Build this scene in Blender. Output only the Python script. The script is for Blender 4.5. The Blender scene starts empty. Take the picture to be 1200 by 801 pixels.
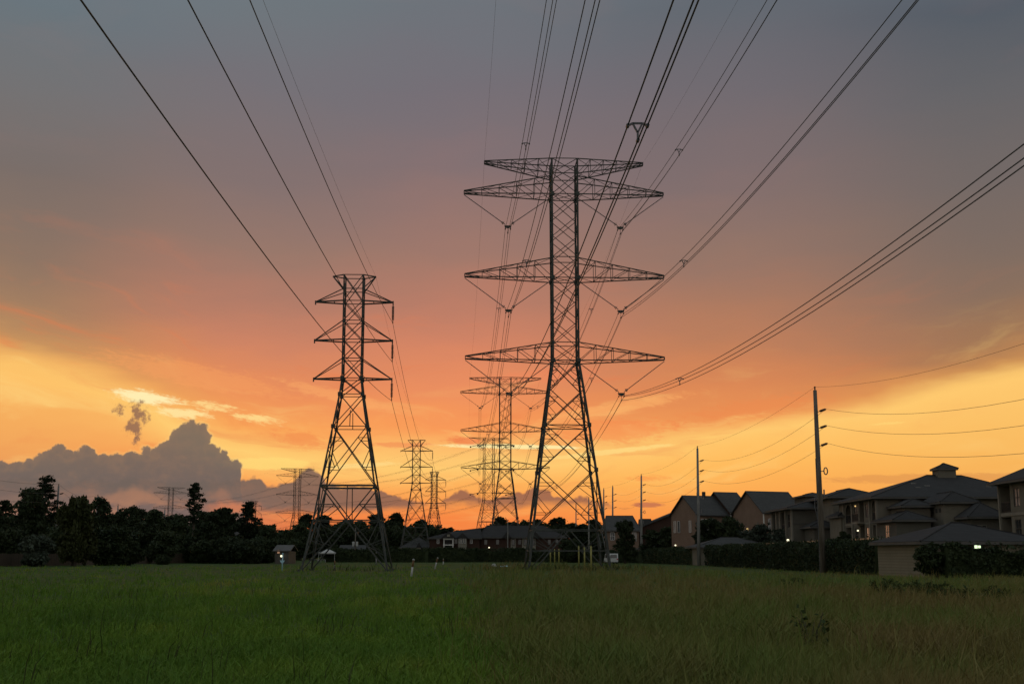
import bpy, math, random
import numpy as np
from mathutils import Vector

S = bpy.context.scene
COL = S.collection
R = math.radians

# ------------------------------------------------------------------ camera
F, CX, CY, HC = 1460.0, 600.0, 400.5, 1.6        # lens in pixels of a 1200 wide frame, eye height
TH = math.atan((650 - CY) / F)                   # camera tilt
cam_d = bpy.data.cameras.new('camera')
cam_d.sensor_width = 36.0
cam_d.lens = 36.0 * F / 1200.0
cam_d.clip_start, cam_d.clip_end = 0.1, 9000
cam = bpy.data.objects.new('camera', cam_d)
COL.objects.link(cam)
cam.location = (0, 0, HC)
cam.rotation_euler = (math.pi / 2 + TH, 0, 0)
S.camera = cam


def inv(px, py, Y):
    """photo direction + distance along the field -> place (x, y, z)"""
    a = (px - CX) / F
    b = (CY - py) / F
    s, c = math.sin(TH), math.cos(TH)
    z = Y * (b * c + s) / (c - b * s)
    return Vector(((Y * c + z * s) * a, Y, z + HC))


def proj(p):
    x, y, z = p[0], p[1], p[2] - HC
    d = y * math.cos(TH) + z * math.sin(TH)
    return CX + F * x / d, CY - F * (-y * math.sin(TH) + z * math.cos(TH)) / d


def gx(px, Y):
    return inv(px, 655, Y)[0]


def sang(px, py):
    v = inv(px, py, 1000) - Vector((0, 0, HC))
    return math.degrees(math.atan2(v.x, v.y)), math.degrees(math.asin(v.z / v.length))


# ------------------------------------------------------------------ view
vs = S.view_settings
vs.view_transform = 'Standard'
vs.look = 'None'
vs.gamma = 1
vs.use_curve_mapping = False
vs.exposure = 0.0
S.cycles.max_bounces = 4
S.cycles.use_adaptive_sampling = True
S.cycles.adaptive_threshold = 0.02
S.cycles.diffuse_bounces = 2
S.cycles.glossy_bounces = 2


def lin(c):
    return tuple(((v / 255) / 12.92 if v / 255 < .04045 else ((v / 255 + .055) / 1.055) ** 2.4) for v in c) + (1.0,)


# ------------------------------------------------------------------ node helper
class NT:
    def __init__(self, nt):
        self.nt = nt

    def n(self, t, **kw):
        nd = self.nt.nodes.new(t)
        for k, v in kw.items():
            setattr(nd, k, v)
        return nd

    def put(self, sock, v):
        if isinstance(v, bpy.types.NodeSocket):
            self.nt.links.new(v, sock)
        else:
            sock.default_value = v

    def m(self, op, a, b=None, c=None, clamp=False):
        nd = self.n('ShaderNodeMath', operation=op, use_clamp=clamp)
        for i, v in enumerate((a, b, c)):
            if v is not None:
                self.put(nd.inputs[i], v)
        return nd.outputs[0]

    def add(self, a, b): return self.m('ADD', a, b)
    def sub(self, a, b): return self.m('SUBTRACT', a, b)
    def mul(self, a, b): return self.m('MULTIPLY', a, b)

    def step(self, x, lo, hi, a=0.0, b=1.0, kind='SMOOTHSTEP'):
        nd = self.n('ShaderNodeMapRange', interpolation_type=kind)
        for i, v in enumerate((x, lo, hi, a, b)):
            self.put(nd.inputs[i], v)
        return nd.outputs[0]

    def mix(self, f, a, b, mode='MIX'):
        nd = self.n('ShaderNodeMix', data_type='RGBA', blend_type=mode)
        self.put(nd.inputs[0], f)
        self.put(nd.inputs[6], a)
        self.put(nd.inputs[7], b)
        return nd.outputs[2]

    def ramp(self, f, stops, interp='LINEAR'):
        nd = self.n('ShaderNodeValToRGB')
        cr = nd.color_ramp
        cr.interpolation = interp
        stops = sorted(stops)
        cr.elements[0].position, cr.elements[0].color = stops[0]
        cr.elements[1].position, cr.elements[1].color = stops[-1]
        for p, c in stops[1:-1]:
            e = cr.elements.new(p)
            e.color = c
        self.put(nd.inputs[0], f)
        return nd.outputs[0]

    def curve(self, x, pts, x0, x1, y1, smooth=True):
        """float curve through (x, y) points, x in x0..x1, y in 0..y1"""
        t = self.step(x, x0, x1, kind='LINEAR')
        nd = self.n('ShaderNodeFloatCurve')
        cu = nd.mapping.curves[0]
        P = [((a - x0) / (x1 - x0), b / y1) for a, b in pts]
        cu.points[0].location = P[0]
        cu.points[1].location = P[-1]
        for p in P[1:-1]:
            cu.points.new(*p)
        for p in cu.points:
            p.handle_type = 'AUTO_CLAMPED' if smooth else 'VECTOR'
        nd.mapping.update()
        self.put(nd.inputs[1], t)
        return self.mul(nd.outputs[0], y1)

    def vec(self, x, y, z=0.0):
        nd = self.n('ShaderNodeCombineXYZ')
        for i, v in enumerate((x, y, z)):
            self.put(nd.inputs[i], v)
        return nd.outputs[0]

    def noise(self, v, scale, detail=4, rough=.55, dist=0.0, norm=True):
        nd = self.n('ShaderNodeTexNoise', noise_dimensions='3D')
        nd.normalize = norm
        self.put(nd.inputs['Vector'], v)
        nd.inputs['Scale'].default_value = scale
        nd.inputs['Detail'].default_value = detail
        nd.inputs['Roughness'].default_value = rough
        nd.inputs['Distortion'].default_value = dist
        return nd.outputs[0]


# ------------------------------------------------------------------ sky
world = bpy.data.worlds.new('World')
S.world = world
world.use_nodes = True
wt = world.node_tree
wt.nodes.clear()
w = NT(wt)
tc = w.n('ShaderNodeTexCoord')
sep = w.n('ShaderNodeSeparateXYZ')
wt.links.new(tc.outputs['Generated'], sep.inputs[0])
dx, dy, dz = sep.outputs
DEG = 180 / math.pi
az0 = w.mul(w.m('ARCTAN2', dx, dy), DEG)
el0 = w.mul(w.m('ARCSINE', dz), DEG)
el0 = w.m('MAXIMUM', el0, 0.0)
P2 = w.vec(az0, el0, 0.0)

# the lower edge of the high cloud deck, where the light breaks through
edge_px = [(-300, 425), (-100, 425), (0, 437), (150, 474), (310, 538), (450, 547), (600, 543), (740, 527), (880, 506), (1000, 486),
           (1200, 446), (1350, 430), (1500, 425)]
edge_pts = [sang(x, y) for x, y in edge_px]
edge = w.curve(az0, [(-32, edge_pts[0][1])] + edge_pts[1:-1] + [(32, edge_pts[-1][1])], -32, 32, 12)
wob = w.mul(w.sub(w.noise(w.vec(w.mul(az0, .10), w.mul(el0, .34)), 1.0, 4, .55), .5), 2.4)
el1 = w.add(el0, w.mul(wob, w.step(el0, 1.0, 6.0)))
lo = w.mul(w.m('DIVIDE', el1, edge), 5.0)
hi = w.add(w.mul(w.m('DIVIDE', w.sub(el1, edge), w.sub(26.0, edge)), 21.0), 5.0)
elw = w.m('MINIMUM', lo, 5.0)
elw = w.add(elw, w.m('MAXIMUM', w.sub(hi, 5.0), 0.0))


def edge_at(px):
    for (a, b), (c, d) in zip(edge_px, edge_px[1:]):
        if a <= px <= c:
            return sang(px, b + (d - b) * (px - a) / (c - a))[1]


def to_w(px, py):
    e, el = edge_at(px), max(sang(px, py)[1], 0)
    return el / e * 5 if el < e else 5 + (el - e) / (26 - e) * 21


ZEN = [(34, (120, 133, 144)), (55, (150, 163, 171)), (90, (160, 173, 181))]
COLS = {
    10: [(0, (106, 117, 124)), (100, (116, 114, 115)), (200, (122, 110, 105)), (300, (142, 117, 100)), (350, (160, 125, 98)), (398, (196, 144, 94)), (418, (240, 178, 100)),
         (437, (255, 198, 108)), (478, (246, 174, 94)), (530, (240, 162, 90)), (580, (222, 140, 90)), (648, (190, 118, 92))],
    300: [(0, (110, 118, 124)), (100, (117, 113, 119)), (200, (130, 113, 112)), (300, (152, 120, 107)), (350, (178, 124, 104)), (400, (206, 132, 101)),
          (450, (236, 144, 90)), (500, (251, 168, 90)), (538, (255, 208, 116)), (570, (251, 154, 80)), (605, (240, 130, 72)), (648, (228, 112, 62))],
    540: [(0, (108, 115, 122)), (100, (117, 111, 118)), (200, (132, 113, 114)), (300, (162, 121, 107)), (350, (185, 125, 104)), (400, (210, 132, 101)),
          (450, (234, 142, 96)), (500, (249, 154, 88)), (543, (255, 205, 116)), (570, (254, 176, 90)), (605, (247, 136, 68)), (648, (240, 114, 56))],
    850: [(0, (99, 105, 113)), (100, (113, 107, 113)), (200, (127, 110, 110)), (300, (148, 117, 104)), (350, (168, 121, 98)), (400, (191, 127, 92)),
          (450, (219, 136, 86)), (490, (240, 150, 84)), (511, (255, 202, 112)), (550, (255, 186, 92)), (600, (250, 156, 74)), (648, (243, 124, 58))],
    1190: [(0, (86, 93, 102)), (100, (102, 101, 104)), (200, (115, 105, 102)), (300, (128, 109, 98)), (350, (139, 112, 94)), (400, (162, 119, 86)),
           (422, (200, 140, 84)), (446, (255, 202, 112)), (490, (251, 192, 102)), (540, (248, 180, 90)), (600, (245, 166, 80)), (648, (238, 144, 68))],
}
tw = w.m('DIVIDE', elw, 90.0, clamp=True)
cols = []
for px, st in COLS.items():
    stops = [(to_w(px, y) / 90, lin(c)) for y, c in st] + [(e / 90, lin(c)) for e, c in ZEN]
    cols.append((sang(px, 500)[0], w.ramp(tw, stops)))
sky = cols[0][1]
for (a0, _), (a1, c1) in zip(cols, cols[1:]):
    sky = w.mix(w.step(az0, a0, a1), sky, c1)
# away from the sunset the sky is plain dusk blue
back = w.ramp(tw, [(0, lin((166, 158, 150))), (.1, lin((172, 168, 162))), (.35, lin((160, 168, 171))), (1, lin((160, 173, 181)))])
away = w.step(w.m('ABSOLUTE', az0), 30, 95)
sky = w.mix(away, sky, back)
# long thin veils that follow the deck edge
veil = w.noise(w.vec(w.mul(az0, .16), w.mul(elw, .75), 3.0), 1.0, 6, .6, .6)
low = w.mul(w.mul(w.step(elw, 1.0, 3.5), w.step(elw, 9.5, 5.5)), w.step(az0, 20, 2, .35, 1.0))
sky = w.mix(w.mul(w.mul(w.step(veil, .52, .78), low), .65), sky, lin((255, 214, 128)))
sky = w.mix(w.mul(w.mul(w.step(veil, .46, .25), w.mul(w.mul(w.step(elw, 1.5, 4), w.step(elw, 15, 7)), w.step(az0, 15, 4, .25, 1.0))), .45), sky, lin((232, 122, 74)))
veil2 = w.noise(w.vec(w.mul(az0, .07), w.mul(elw, .22), 9.0), 1.0, 5, .55, .4)
sky = w.mix(w.mul(w.mul(w.step(veil2, .35, .75, -.5, .5, 'LINEAR'), w.step(elw, 6, 12)), .14), sky, lin((196, 128, 108)))


def blob(px, py, rx, ry, rot=0.0, warp=None):
    """soft ellipse round a sky direction, 1 at its centre, 0 at its rim"""
    a, e = sang(px, py)
    k = DEG / F
    u, v = w.sub(az0, a), w.sub(el0, e)
    if warp is not None:
        u, v = w.add(u, warp[0]), w.add(v, warp[1])
    cr, sr = math.cos(R(rot)), math.sin(R(rot))
    uu = w.mul(w.add(w.mul(u, cr), w.mul(v, sr)), 1 / (rx * k))
    vv = w.mul(w.sub(w.mul(v, cr), w.mul(u, sr)), 1 / (ry * k))
    return w.sub(1.0, w.m('SQRT', w.add(w.mul(uu, uu), w.mul(vv, vv))))


# ragged bright streaks
rag = w.add(w.mul(w.noise(w.vec(az0, w.add(w.mul(el0, 3.6), w.mul(az0, .5)), 1.0), 1.1, 5, .65, .5), .55), w.mul(w.noise(w.vec(az0, w.add(w.mul(el0, 3.2), w.mul(az0, .4)), 4.0), 3.0, 5, .7), .45))
for px, py, rx, ry, rot, th, c, f in [
    (172, 466, 72, 15, -6, .47, (255, 236, 176), 1.0), (215, 484, 62, 12, -4, .48, (255, 226, 156), .95), (250, 476, 100, 14, -8, .58, (255, 216, 140), .9), (302, 490, 66, 11, -8, .50, (255, 218, 140), .9),
    (310, 543, 62, 9, 0, .25, (255, 216, 120), .8), (600, 523, 110, 3.6, -1, .30, (255, 234, 166), .95), (715, 529, 95, 4, 6, .30, (255, 218, 132), .7), (425, 545, 70, 5, 4, .42, (255, 220, 140), .6),
    (545, 516, 40, 9, -4, .42, (238, 120, 72), .7), (470, 521, 60, 5, 0, .40, (238, 128, 80), .5), (720, 505, 120, 22, 3, .40, (246, 134, 76), .5),
        (230, 440, 190, 26, -10, .45, (246, 160, 96), .5), (880, 478, 190, 26, 8, .5, (236, 136, 78), .45), (1090, 560, 160, 7, 0, .3, (214, 140, 78), .5),
        (355, 515, 70, 22, -10, .5, (240, 134, 76), .55), (760, 591, 24, 4, 0, .3, (190, 110, 80), .8), (1040, 496, 60, 4, 3, .55, (255, 214, 120), .6),
        (400, 465, 150, 14, -13, .46, (252, 172, 104), .5), (720, 478, 170, 14, 9, .46, (254, 176, 104), .5), (640, 440, 130, 16, 3, .46, (240, 134, 92), .4),
        (760, 560, 60, 10, 0, .5, (246, 140, 72), .5)]:
    b = blob(px, py, rx, ry, rot)
    sky = w.mix(w.mul(w.step(w.add(w.mul(b, .55), rag), th + .24, th + .46), w.mul(w.step(b, 0, .25), f)), sky, lin(c))

# heaped evening cloud: silhouette heights against azimuth, edge puffed by noise
puf = w.n('ShaderNodeTexNoise', noise_dimensions='3D')
puf.inputs['Scale'].default_value = .95
puf.inputs['Detail'].default_value = 3
puf.inputs['Roughness'].default_value = .5
wt.links.new(w.vec(az0, w.mul(el0, 1.2), 5.0), puf.inputs['Vector'])
ps = w.n('ShaderNodeSeparateXYZ')
wt.links.new(puf.outputs['Color'], ps.inputs[0])
wx, wy = w.mul(w.sub(ps.outputs[0], .5), 1.25), w.mul(w.sub(ps.outputs[1], .5), .95)
vor = w.n('ShaderNodeTexVoronoi', feature='SMOOTH_F1')
vor.inputs['Scale'].default_value = 1.5
vor.inputs['Smoothness'].default_value = .35
wt.links.new(P2, vor.inputs['Vector'])
vor2 = w.n('ShaderNodeTexVoronoi', feature='SMOOTH_F1')
vor2.inputs['Scale'].default_value = 4.0
vor2.inputs['Smoothness'].default_value = .3
wt.links.new(P2, vor2.inputs['Vector'])
fine = w.noise(w.vec(az0, el0, 15.0), 5.0, 4, .6)
bump = w.add(w.add(w.mul(w.sub(.42, vor.outputs['Distance']), .72), w.mul(w.sub(.42, vor2.outputs['Distance']), .40)), w.mul(w.sub(fine, .5), .30))
azc, elc = w.add(az0, w.mul(wx, .26)), w.add(el0, w.mul(wy, .36))
prof = [(-200, 530), (-60, 548), (-10, 541), (15, 542), (45, 533), (66, 521), (77, 531), (88, 530), (100, 521), (113, 533), (130, 533), (143, 538),
        (158, 534), (171, 525), (179, 529), (194, 514), (206, 500), (222, 493), (234, 502), (239, 521), (247, 520), (258, 529), (268, 541),
        (277, 538), (283, 549), (286, 605), (300, 640)]
pts = [sang(a, b + 5) for a, b in prof]
top = w.curve(azc, [(-40, 4.5)] + pts + [(25, 0.0)], -40, 25, 8)
fine2 = w.n('ShaderNodeTexNoise', noise_dimensions='3D')
fine2.inputs['Scale'].default_value = 3.2
fine2.inputs['Detail'].default_value = 5
fine2.inputs['Roughness'].default_value = .6
wt.links.new(P2, fine2.inputs['Vector'])
fs = w.n('ShaderNodeSeparateXYZ')
wt.links.new(fine2.outputs['Color'], fs.inputs[0])
qx = w.add(w.add(az0, w.mul(wx, .10)), w.mul(w.sub(fs.outputs[0], .5), .42))
qy = w.add(w.add(el0, w.mul(wy, .12)), w.mul(w.sub(fs.outputs[1], .5), .42))
hsum = w.mul(w.sub(top, qy), 1.2)
for px, py, r in [(222, 508, 15), (233, 515, 14), (212, 518, 14), (201, 528, 14), (190, 530, 10), (246, 532, 13), (257, 541, 13), (266, 555, 16), (275, 546, 8.5), (236, 503, 8),
                  (225, 500, 8), (241, 512, 6), (180, 532, 7), (171, 529, 6.5), (152, 541, 12), (160, 540, 8), (136, 541, 10), (121, 540, 9), (101, 530, 9.5), (91, 535, 7), (109, 536, 7),
                  (69, 529, 8.5), (59, 536, 10), (79, 535, 8), (48, 540, 9), (34, 546, 9), (18, 549, 10), (2, 548, 9), (-15, 553, 12), (206, 508, 6), (252, 527, 6), (262, 532, 5)]:
    a, e = sang(px, py)
    u, v = w.sub(qx, a), w.mul(w.sub(qy, e), 1.0)
    d = w.m('SQRT', w.add(w.mul(u, u), w.mul(v, v)))
    hsum = w.m('SMOOTH_MAX', hsum, w.sub(r * DEG / F, d), .06)
heap = w.step(hsum, -.02, .07)
heap = w.mul(heap, w.step(az0, -120, -70))
heap_body = w.add(w.mul(w.noise(w.vec(az0, w.mul(el0, 1.6), 2.0), .8, 5, .6), .6), w.mul(w.noise(w.vec(az0, w.mul(el0, 1.3), 7.0), 2.2, 4, .6), .4))
hc = w.mix(w.step(el0, 2.4, 5.8), lin((106, 97, 94)), lin((124, 107, 93)))
hc = w.mix(w.mul(w.step(heap_body, .42, .70), .35), hc, lin((150, 118, 96)))
hc = w.mix(w.mul(w.step(hsum, .4, .0), .22), hc, lin((156, 122, 92)))
rim = w.mul(w.step(hsum, -.10, -.005), w.step(hsum, .10, .0))
sky = w.mix(w.mul(heap, .97), sky, hc)
sky = w.mix(w.mul(w.mul(rim, w.step(el0, 2.8, 4.2)), w.mul(w.step(az0, -23, -14), .35)), sky, lin((255, 206, 124)))
# the flat bank that runs on along the horizon
prof2 = [(-200, 556), (0, 560), (150, 562), (285, 561), (300, 556), (318, 566), (345, 561), (356, 552), (366, 546), (377, 560), (390, 566), (425, 569), (446, 574),
         (470, 583), (500, 585), (525, 580), (545, 573), (560, 580), (590, 579), (615, 576), (636, 568), (648, 578), (675, 582), (705, 586), (722, 592), (740, 598)]
pts2 = [sang(a, b) for a, b in prof2]
top2 = w.curve(azc, [(-40, 3.5)] + pts2 + [(25, 1.8)], -40, 25, 8)
bot_px = [(-200, 612), (0, 606), (120, 598), (200, 600), (285, 598), (360, 598), (450, 597), (520, 591), (600, 592), (690, 592), (740, 592)]
bot = w.curve(az0, [(-40, 1.5)] + [sang(a, b) for a, b in bot_px] + [(25, 2.3)], -40, 25, 8)
bw = w.mul(w.sub(w.noise(w.vec(w.mul(az0, .6), w.mul(el0, 1.6), 6.0), 1.0, 5, .6), .5), .9)
bank = w.mul(w.step(w.sub(w.add(top2, w.mul(bump, .42)), elc), -.05, .12), w.step(w.add(w.sub(el0, bot), bw), -.30, .30))
bank = w.mul(bank, w.step(az0, 7.2, 4.6))
bank = w.mul(bank, w.step(az0, -120, -70))
bc = w.mix(w.step(az0, -14, 0), lin((113, 99, 91)), lin((160, 104, 78)))
bc = w.mix(w.mul(w.step(heap_body, .45, .7), .3), bc, lin((150, 112, 92)))
sky = w.mix(w.mul(bank, .95), sky, bc)
# grey-pink murk below the bank on the left
murk = w.mul(w.step(az0, -8.5, -15.0), w.mul(w.step(el0, 3.2, 1.9), w.step(az0, -130, -80)))
mk = w.mix(w.step(w.noise(w.vec(w.mul(az0, .5), w.mul(el0, 1.4), 8.0), 1.0, 5, .6), .45, .68), lin((124, 102, 96)), lin((176, 124, 98)))
sky = w.mix(w.mul(murk, .85), sky, mk)
for px, py, rx, ry, c in [(150, 583, 60, 12, (176, 126, 98)), (272, 595, 40, 11, (232, 134, 86)), (258, 581, 18, 12, (164, 118, 96)), (30, 585, 55, 10, (140, 112, 98))]:
    b = blob(px, py, rx, ry, 0, (wx, wy))
    sky = w.mix(w.mul(w.step(b, .0, .7), .6), sky, lin(c))
# two torn tufts of dark cloud
tear = w.noise(w.vec(az0, w.mul(el0, .8), 12.0), 2.2, 6, .65)
for px, py, rx, ry, rot in [(160, 494, 16, 32, -6), (141, 482, 13, 13, 15), (157, 517, 9, 14, 0)]:
    b = blob(px, py, rx, ry, rot, (w.mul(wx, .35), w.mul(wy, .35)))
    sky = w.mix(w.mul(w.step(w.add(b, w.mul(w.sub(tear, .5), 3.4)), .25, .85), .9), sky, lin((146, 106, 84)))

# clear-air sky far up and behind: physical dusk sky
nish = w.n('ShaderNodeTexSky', sky_type='NISHITA', sun_disc=False)
SUN_EL, SUN_AZ = R(1.2), R(-5.0)
nish.sun_elevation = SUN_EL
nish.sun_rotation = SUN_AZ
nish.air_density, nish.dust_density, nish.ozone_density = 1.2, 2.0, 2.0
bg1 = w.n('ShaderNodeBackground')
wt.links.new(nish.outputs[0], bg1.inputs[0])
bg1.inputs[1].default_value = 0.10
bg2 = w.n('ShaderNodeBackground')
w.put(bg2.inputs[0], sky)
bg2.inputs[1].default_value = 1.0
mxs = w.n('ShaderNodeMixShader')
w.put(mxs.inputs[0], w.add(.8, w.mul(w.step(el0, 55, 28), .2)))
wt.links.new(bg1.outputs[0], mxs.inputs[1])
wt.links.new(bg2.outputs[0], mxs.inputs[2])
wo = w.n('ShaderNodeOutputWorld')
wt.links.new(mxs.outputs[0], wo.inputs[0])
try:
    world.cycles.sampling_method = 'MANUAL'
    world.cycles.sample_map_resolution = 512
except Exception:
    pass

# sun, already behind cloud at the horizon: very weak and broad
sun_d = bpy.data.lights.new('sun', 'SUN')
sun_d.energy = 0.12
sun_d.angle = R(8)
sun_d.color = (1.0, .62, .34)
sun = bpy.data.objects.new('sun', sun_d)
COL.objects.link(sun)
sd = Vector((math.sin(SUN_AZ) * math.cos(SUN_EL), math.cos(SUN_AZ) * math.cos(SUN_EL), math.sin(SUN_EL)))
sun.rotation_euler = (-sd).to_track_quat('-Z', 'Y').to_euler()


# ------------------------------------------------------------------ materials
def mat(name, c, rough=.8, c2=None, scale=3.0, metal=0.0, spec=.3, detail=5, stretch=(1, 1, 1), rnd=0.0, bump=0.0, lo=.35, hi=.65):
    m = bpy.data.materials.new(name)
    m.use_nodes = True
    nt = m.node_tree
    q = NT(nt)
    b = nt.nodes['Principled BSDF']
    b.inputs['Roughness'].default_value = rough
    b.inputs['Metallic'].default_value = metal
    b.inputs['Specular IOR Level'].default_value = spec
    col = tuple(c) + (1,)
    geo = q.n('ShaderNodeNewGeometry')
    mp = q.n('ShaderNodeMapping')
    mp.inputs['Scale'].default_value = stretch
    nt.links.new(geo.outputs['Position'], mp.inputs[0])
    if c2 is not None:
        f = q.noise(mp.outputs[0], scale, detail, .6)
        col = q.mix(q.step(f, lo, hi), col, tuple(c2) + (1,))
    if rnd:
        oi = q.n('ShaderNodeObjectInfo')
        hs = q.n('ShaderNodeHueSaturation')
        q.put(hs.inputs['Value'], q.step(oi.outputs['Random'], 0, 1, 1 - rnd, 1 + rnd, 'LINEAR'))
        q.put(hs.inputs['Color'], col)
        col = hs.outputs[0]
    q.put(b.inputs['Base Color'], col)
    if bump:
        bn = q.n('ShaderNodeBump')
        bn.inputs['Strength'].default_value = bump
        bn.inputs['Distance'].default_value = .03
        q.put(bn.inputs['Height'], q.noise(mp.outputs[0], scale * 6, 4, .6))
        nt.links.new(bn.outputs[0], b.inputs['Normal'])
    return m


def emis(name, c, s):
    m = bpy.data.materials.new(name)
    m.use_nodes = True
    b = m.node_tree.nodes['Principled BSDF']
    b.inputs['Base Color'].default_value = tuple(c) + (1,)
    b.inputs['Emission Color'].default_value = tuple(c) + (1,)
    b.inputs['Emission Strength'].default_value = s
    return m


def course_mat(name, c, c2, mortar, bw, bh, axis='XZ', rough=.9):
    """bricks, shingles or lapped boards"""
    m = bpy.data.materials.new(name)
    m.use_nodes = True
    nt = m.node_tree
    q = NT(nt)
    b = nt.nodes['Principled BSDF']
    b.inputs['Roughness'].default_value = rough
    b.inputs['Specular IOR Level'].default_value = .2
    tcn = q.n('ShaderNodeTexCoord')
    sp = q.n('ShaderNodeSeparateXYZ')
    nt.links.new(tcn.outputs['Object'], sp.inputs[0])
    u = q.add(sp.outputs[0], sp.outputs[1])
    v = sp.outputs[2]
    br = q.n('ShaderNodeTexBrick')
    nt.links.new(q.vec(u, v, 0.0), br.inputs['Vector'])
    br.inputs['Color1'].default_value = tuple(c) + (1,)
    br.inputs['Color2'].default_value = tuple(c2) + (1,)
    br.inputs['Mortar'].default_value = tuple(mortar) + (1,)
    br.inputs['Scale'].default_value = 1.0
    br.inputs['Brick Width'].default_value = bw
    br.inputs['Row Height'].default_value = bh
    br.inputs['Mortar Size'].default_value = bh * .07
    geo = q.n('ShaderNodeNewGeometry')
    st = q.noise(geo.outputs['Position'], .5, 5, .65)
    col = q.mix(q.step(st, .3, .75, 0, .45), br.outputs['Color'], tuple(x * .6 for x in c) + (1,))
    q.put(b.inputs['Base Color'], col)
    return m


M = dict(
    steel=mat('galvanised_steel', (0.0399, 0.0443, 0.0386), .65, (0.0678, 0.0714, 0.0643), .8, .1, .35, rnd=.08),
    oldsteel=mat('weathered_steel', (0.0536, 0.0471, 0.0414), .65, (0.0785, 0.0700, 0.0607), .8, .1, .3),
    wire=mat('aluminium_wire', (.10, .10, .10), .6, metal=.3),
    insul=mat('insulator_polymer', (.09, .10, .11), .4, (.13, .13, .14), 2),
    porcelain=mat('brown_porcelain', (.06, .035, .025), .25, (.09, .05, .035), 3),
    wood=mat('pole_wood', (0.0975, 0.0788, 0.0600), .85, (0.1650, 0.1425, 0.1162), 1.2, stretch=(4, 4, .4), bump=.5),
    concrete_pole=mat('grey_pole', (0.2550, 0.2465, 0.2295), .85, (0.1700, 0.1658, 0.1530), 1.0, stretch=(3, 3, .5)),
    white=mat('white_paint', (0.4464, 0.4464, 0.4340), .5, (0.3410, 0.3410, 0.3224), 2),
    bluewhite=mat('pale_blue_paint', (.42, .66, .74), .5, (.34, .56, .66), 2),
    yellow=mat('yellow_paint', (.34, .31, .09), .6, (.26, .23, .07), 2),
    brownband=mat('brown_band_paint', (.16, .085, .03), .6, (.11, .06, .03), 3),
    stucco=mat('cream_stucco', (0.1733, 0.1516, 0.1148), .9, (0.1430, 0.1256, 0.0953), .6, bump=.3),
    stucco2=mat('grey_tan_stucco', (0.1083, 0.0975, 0.0779), .9, (0.0909, 0.0824, 0.0672), .6, bump=.3),
    trim=mat('pale_trim', (0.2167, 0.1950, 0.1560), .7, (0.1863, 0.1690, 0.1343), 1),
    darktrim=mat('dark_trim', (.07, .062, .052), .6, (.09, .08, .07), 1),
    fascia=mat('painted_fascia', (.085, .08, .07), .7, (.11, .10, .09), 1),
    whitetrim=mat('white_trim', (.58, .56, .52), .6, (.5, .48, .45), 1),
    brick=course_mat('red_brick', (0.0585, 0.0278, 0.0190), (0.0468, 0.0220, 0.0161), (0.0644, 0.0556, 0.0468), .24, .08),
    tanbrick=course_mat('tan_brick', (0.2279, 0.1438, 0.1004), (0.2008, 0.1248, 0.0868), (0.2171, 0.1791, 0.1465), .24, .08),
    shingle=course_mat('grey_shingle', (0.0485, 0.0457, 0.0443), (0.0357, 0.0336, 0.0328), (0.0250, 0.0243, 0.0243), .35, .13),
    shingle2=course_mat('slate_shingle', (0.0789, 0.0771, 0.0740), (0.0577, 0.0564, 0.0547), (0.0333, 0.0328, 0.0321), .35, .13),
    siding=course_mat('tan_siding', (.235, .20, .138), (.215, .185, .13), (.135, .115, .08), 6.0, .22),
    metalroof=mat('carport_metal', (.62, .50, .40), .28, (.5, .40, .32), .5, .75, .5),
    rail=mat('railing_metal', (.035, .035, .035), .5),
    glass=mat('window_glass', (.03, .034, .036), .06, metal=0.0, spec=1.0),
    curtain=mat('pane_with_blinds', (.42, .34, .30), .25, (.30, .24, .22), 1.6, spec=.8),
    dark=mat('vent_and_shade_dark', (.05, .045, .04), .9),  # dark vents, and the painted shade behind the row house balcony
    lit=emis('lit_window', (1.0, .55, .32), .22),
    lamp=emis('lamp_glow', (1.0, .92, .62), 1.6),
    greenlamp=emis('flood_glow', (.80, 1.0, .60), 1.3),
    warm=emis('warm_lamp', (1.0, .66, .25), .9),
    fence=mat('fence_boards', (0.0600, 0.0432, 0.0304), .9, (0.0960, 0.0720, 0.0520), 1.2, stretch=(5, 5, .3), bump=.4),
    bark=mat('bark', (.055, .045, .036), .95, (.085, .07, .055), 2.0, stretch=(2, 2, .4), bump=.6),
    leaf=mat('leaf_green', (0.0208, 0.0323, 0.0125), .7, (0.0344, 0.0459, 0.0177), .45, rnd=.2, spec=.2),
    pine=mat('pine_green', (0.0135, 0.0218, 0.0094), .75, (0.0218, 0.0312, 0.0125), .5, rnd=.15, spec=.15),
    willow=mat('yellow_green_leaf', (0.0294, 0.0357, 0.0092), .7, (0.0399, 0.0462, 0.0126), .4, rnd=.08, spec=.2),
    grey=mat('grey_green_leaf', (0.0372, 0.0496, 0.0341), .7, (0.0527, 0.0651, 0.0434), .5, rnd=.08, spec=.2),
    hedge=mat('hedge_green', (0.0177, 0.0291, 0.0088), .7, (0.0312, 0.0438, 0.0135), .7, rnd=.1, spec=.25),
    red=mat('red_canvas', (.55, .03, .025), .7, (.45, .03, .025), 2),
    canvas=mat('pale_canvas', (0.4836, 0.4680, 0.4368), .8, (0.4212, 0.4056, 0.3822), 1),
    carwhite=mat('white_car_paint', (.60, .60, .60), .25, (.56, .56, .56), 1, spec=.6),
    rubber=mat('tyre_rubber', (.02, .02, .02), .8, (.03, .03, .03), 3),
    paper=mat('pale_litter', (.45, .45, .43), .8, (.35, .35, .33), 8),
)


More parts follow.
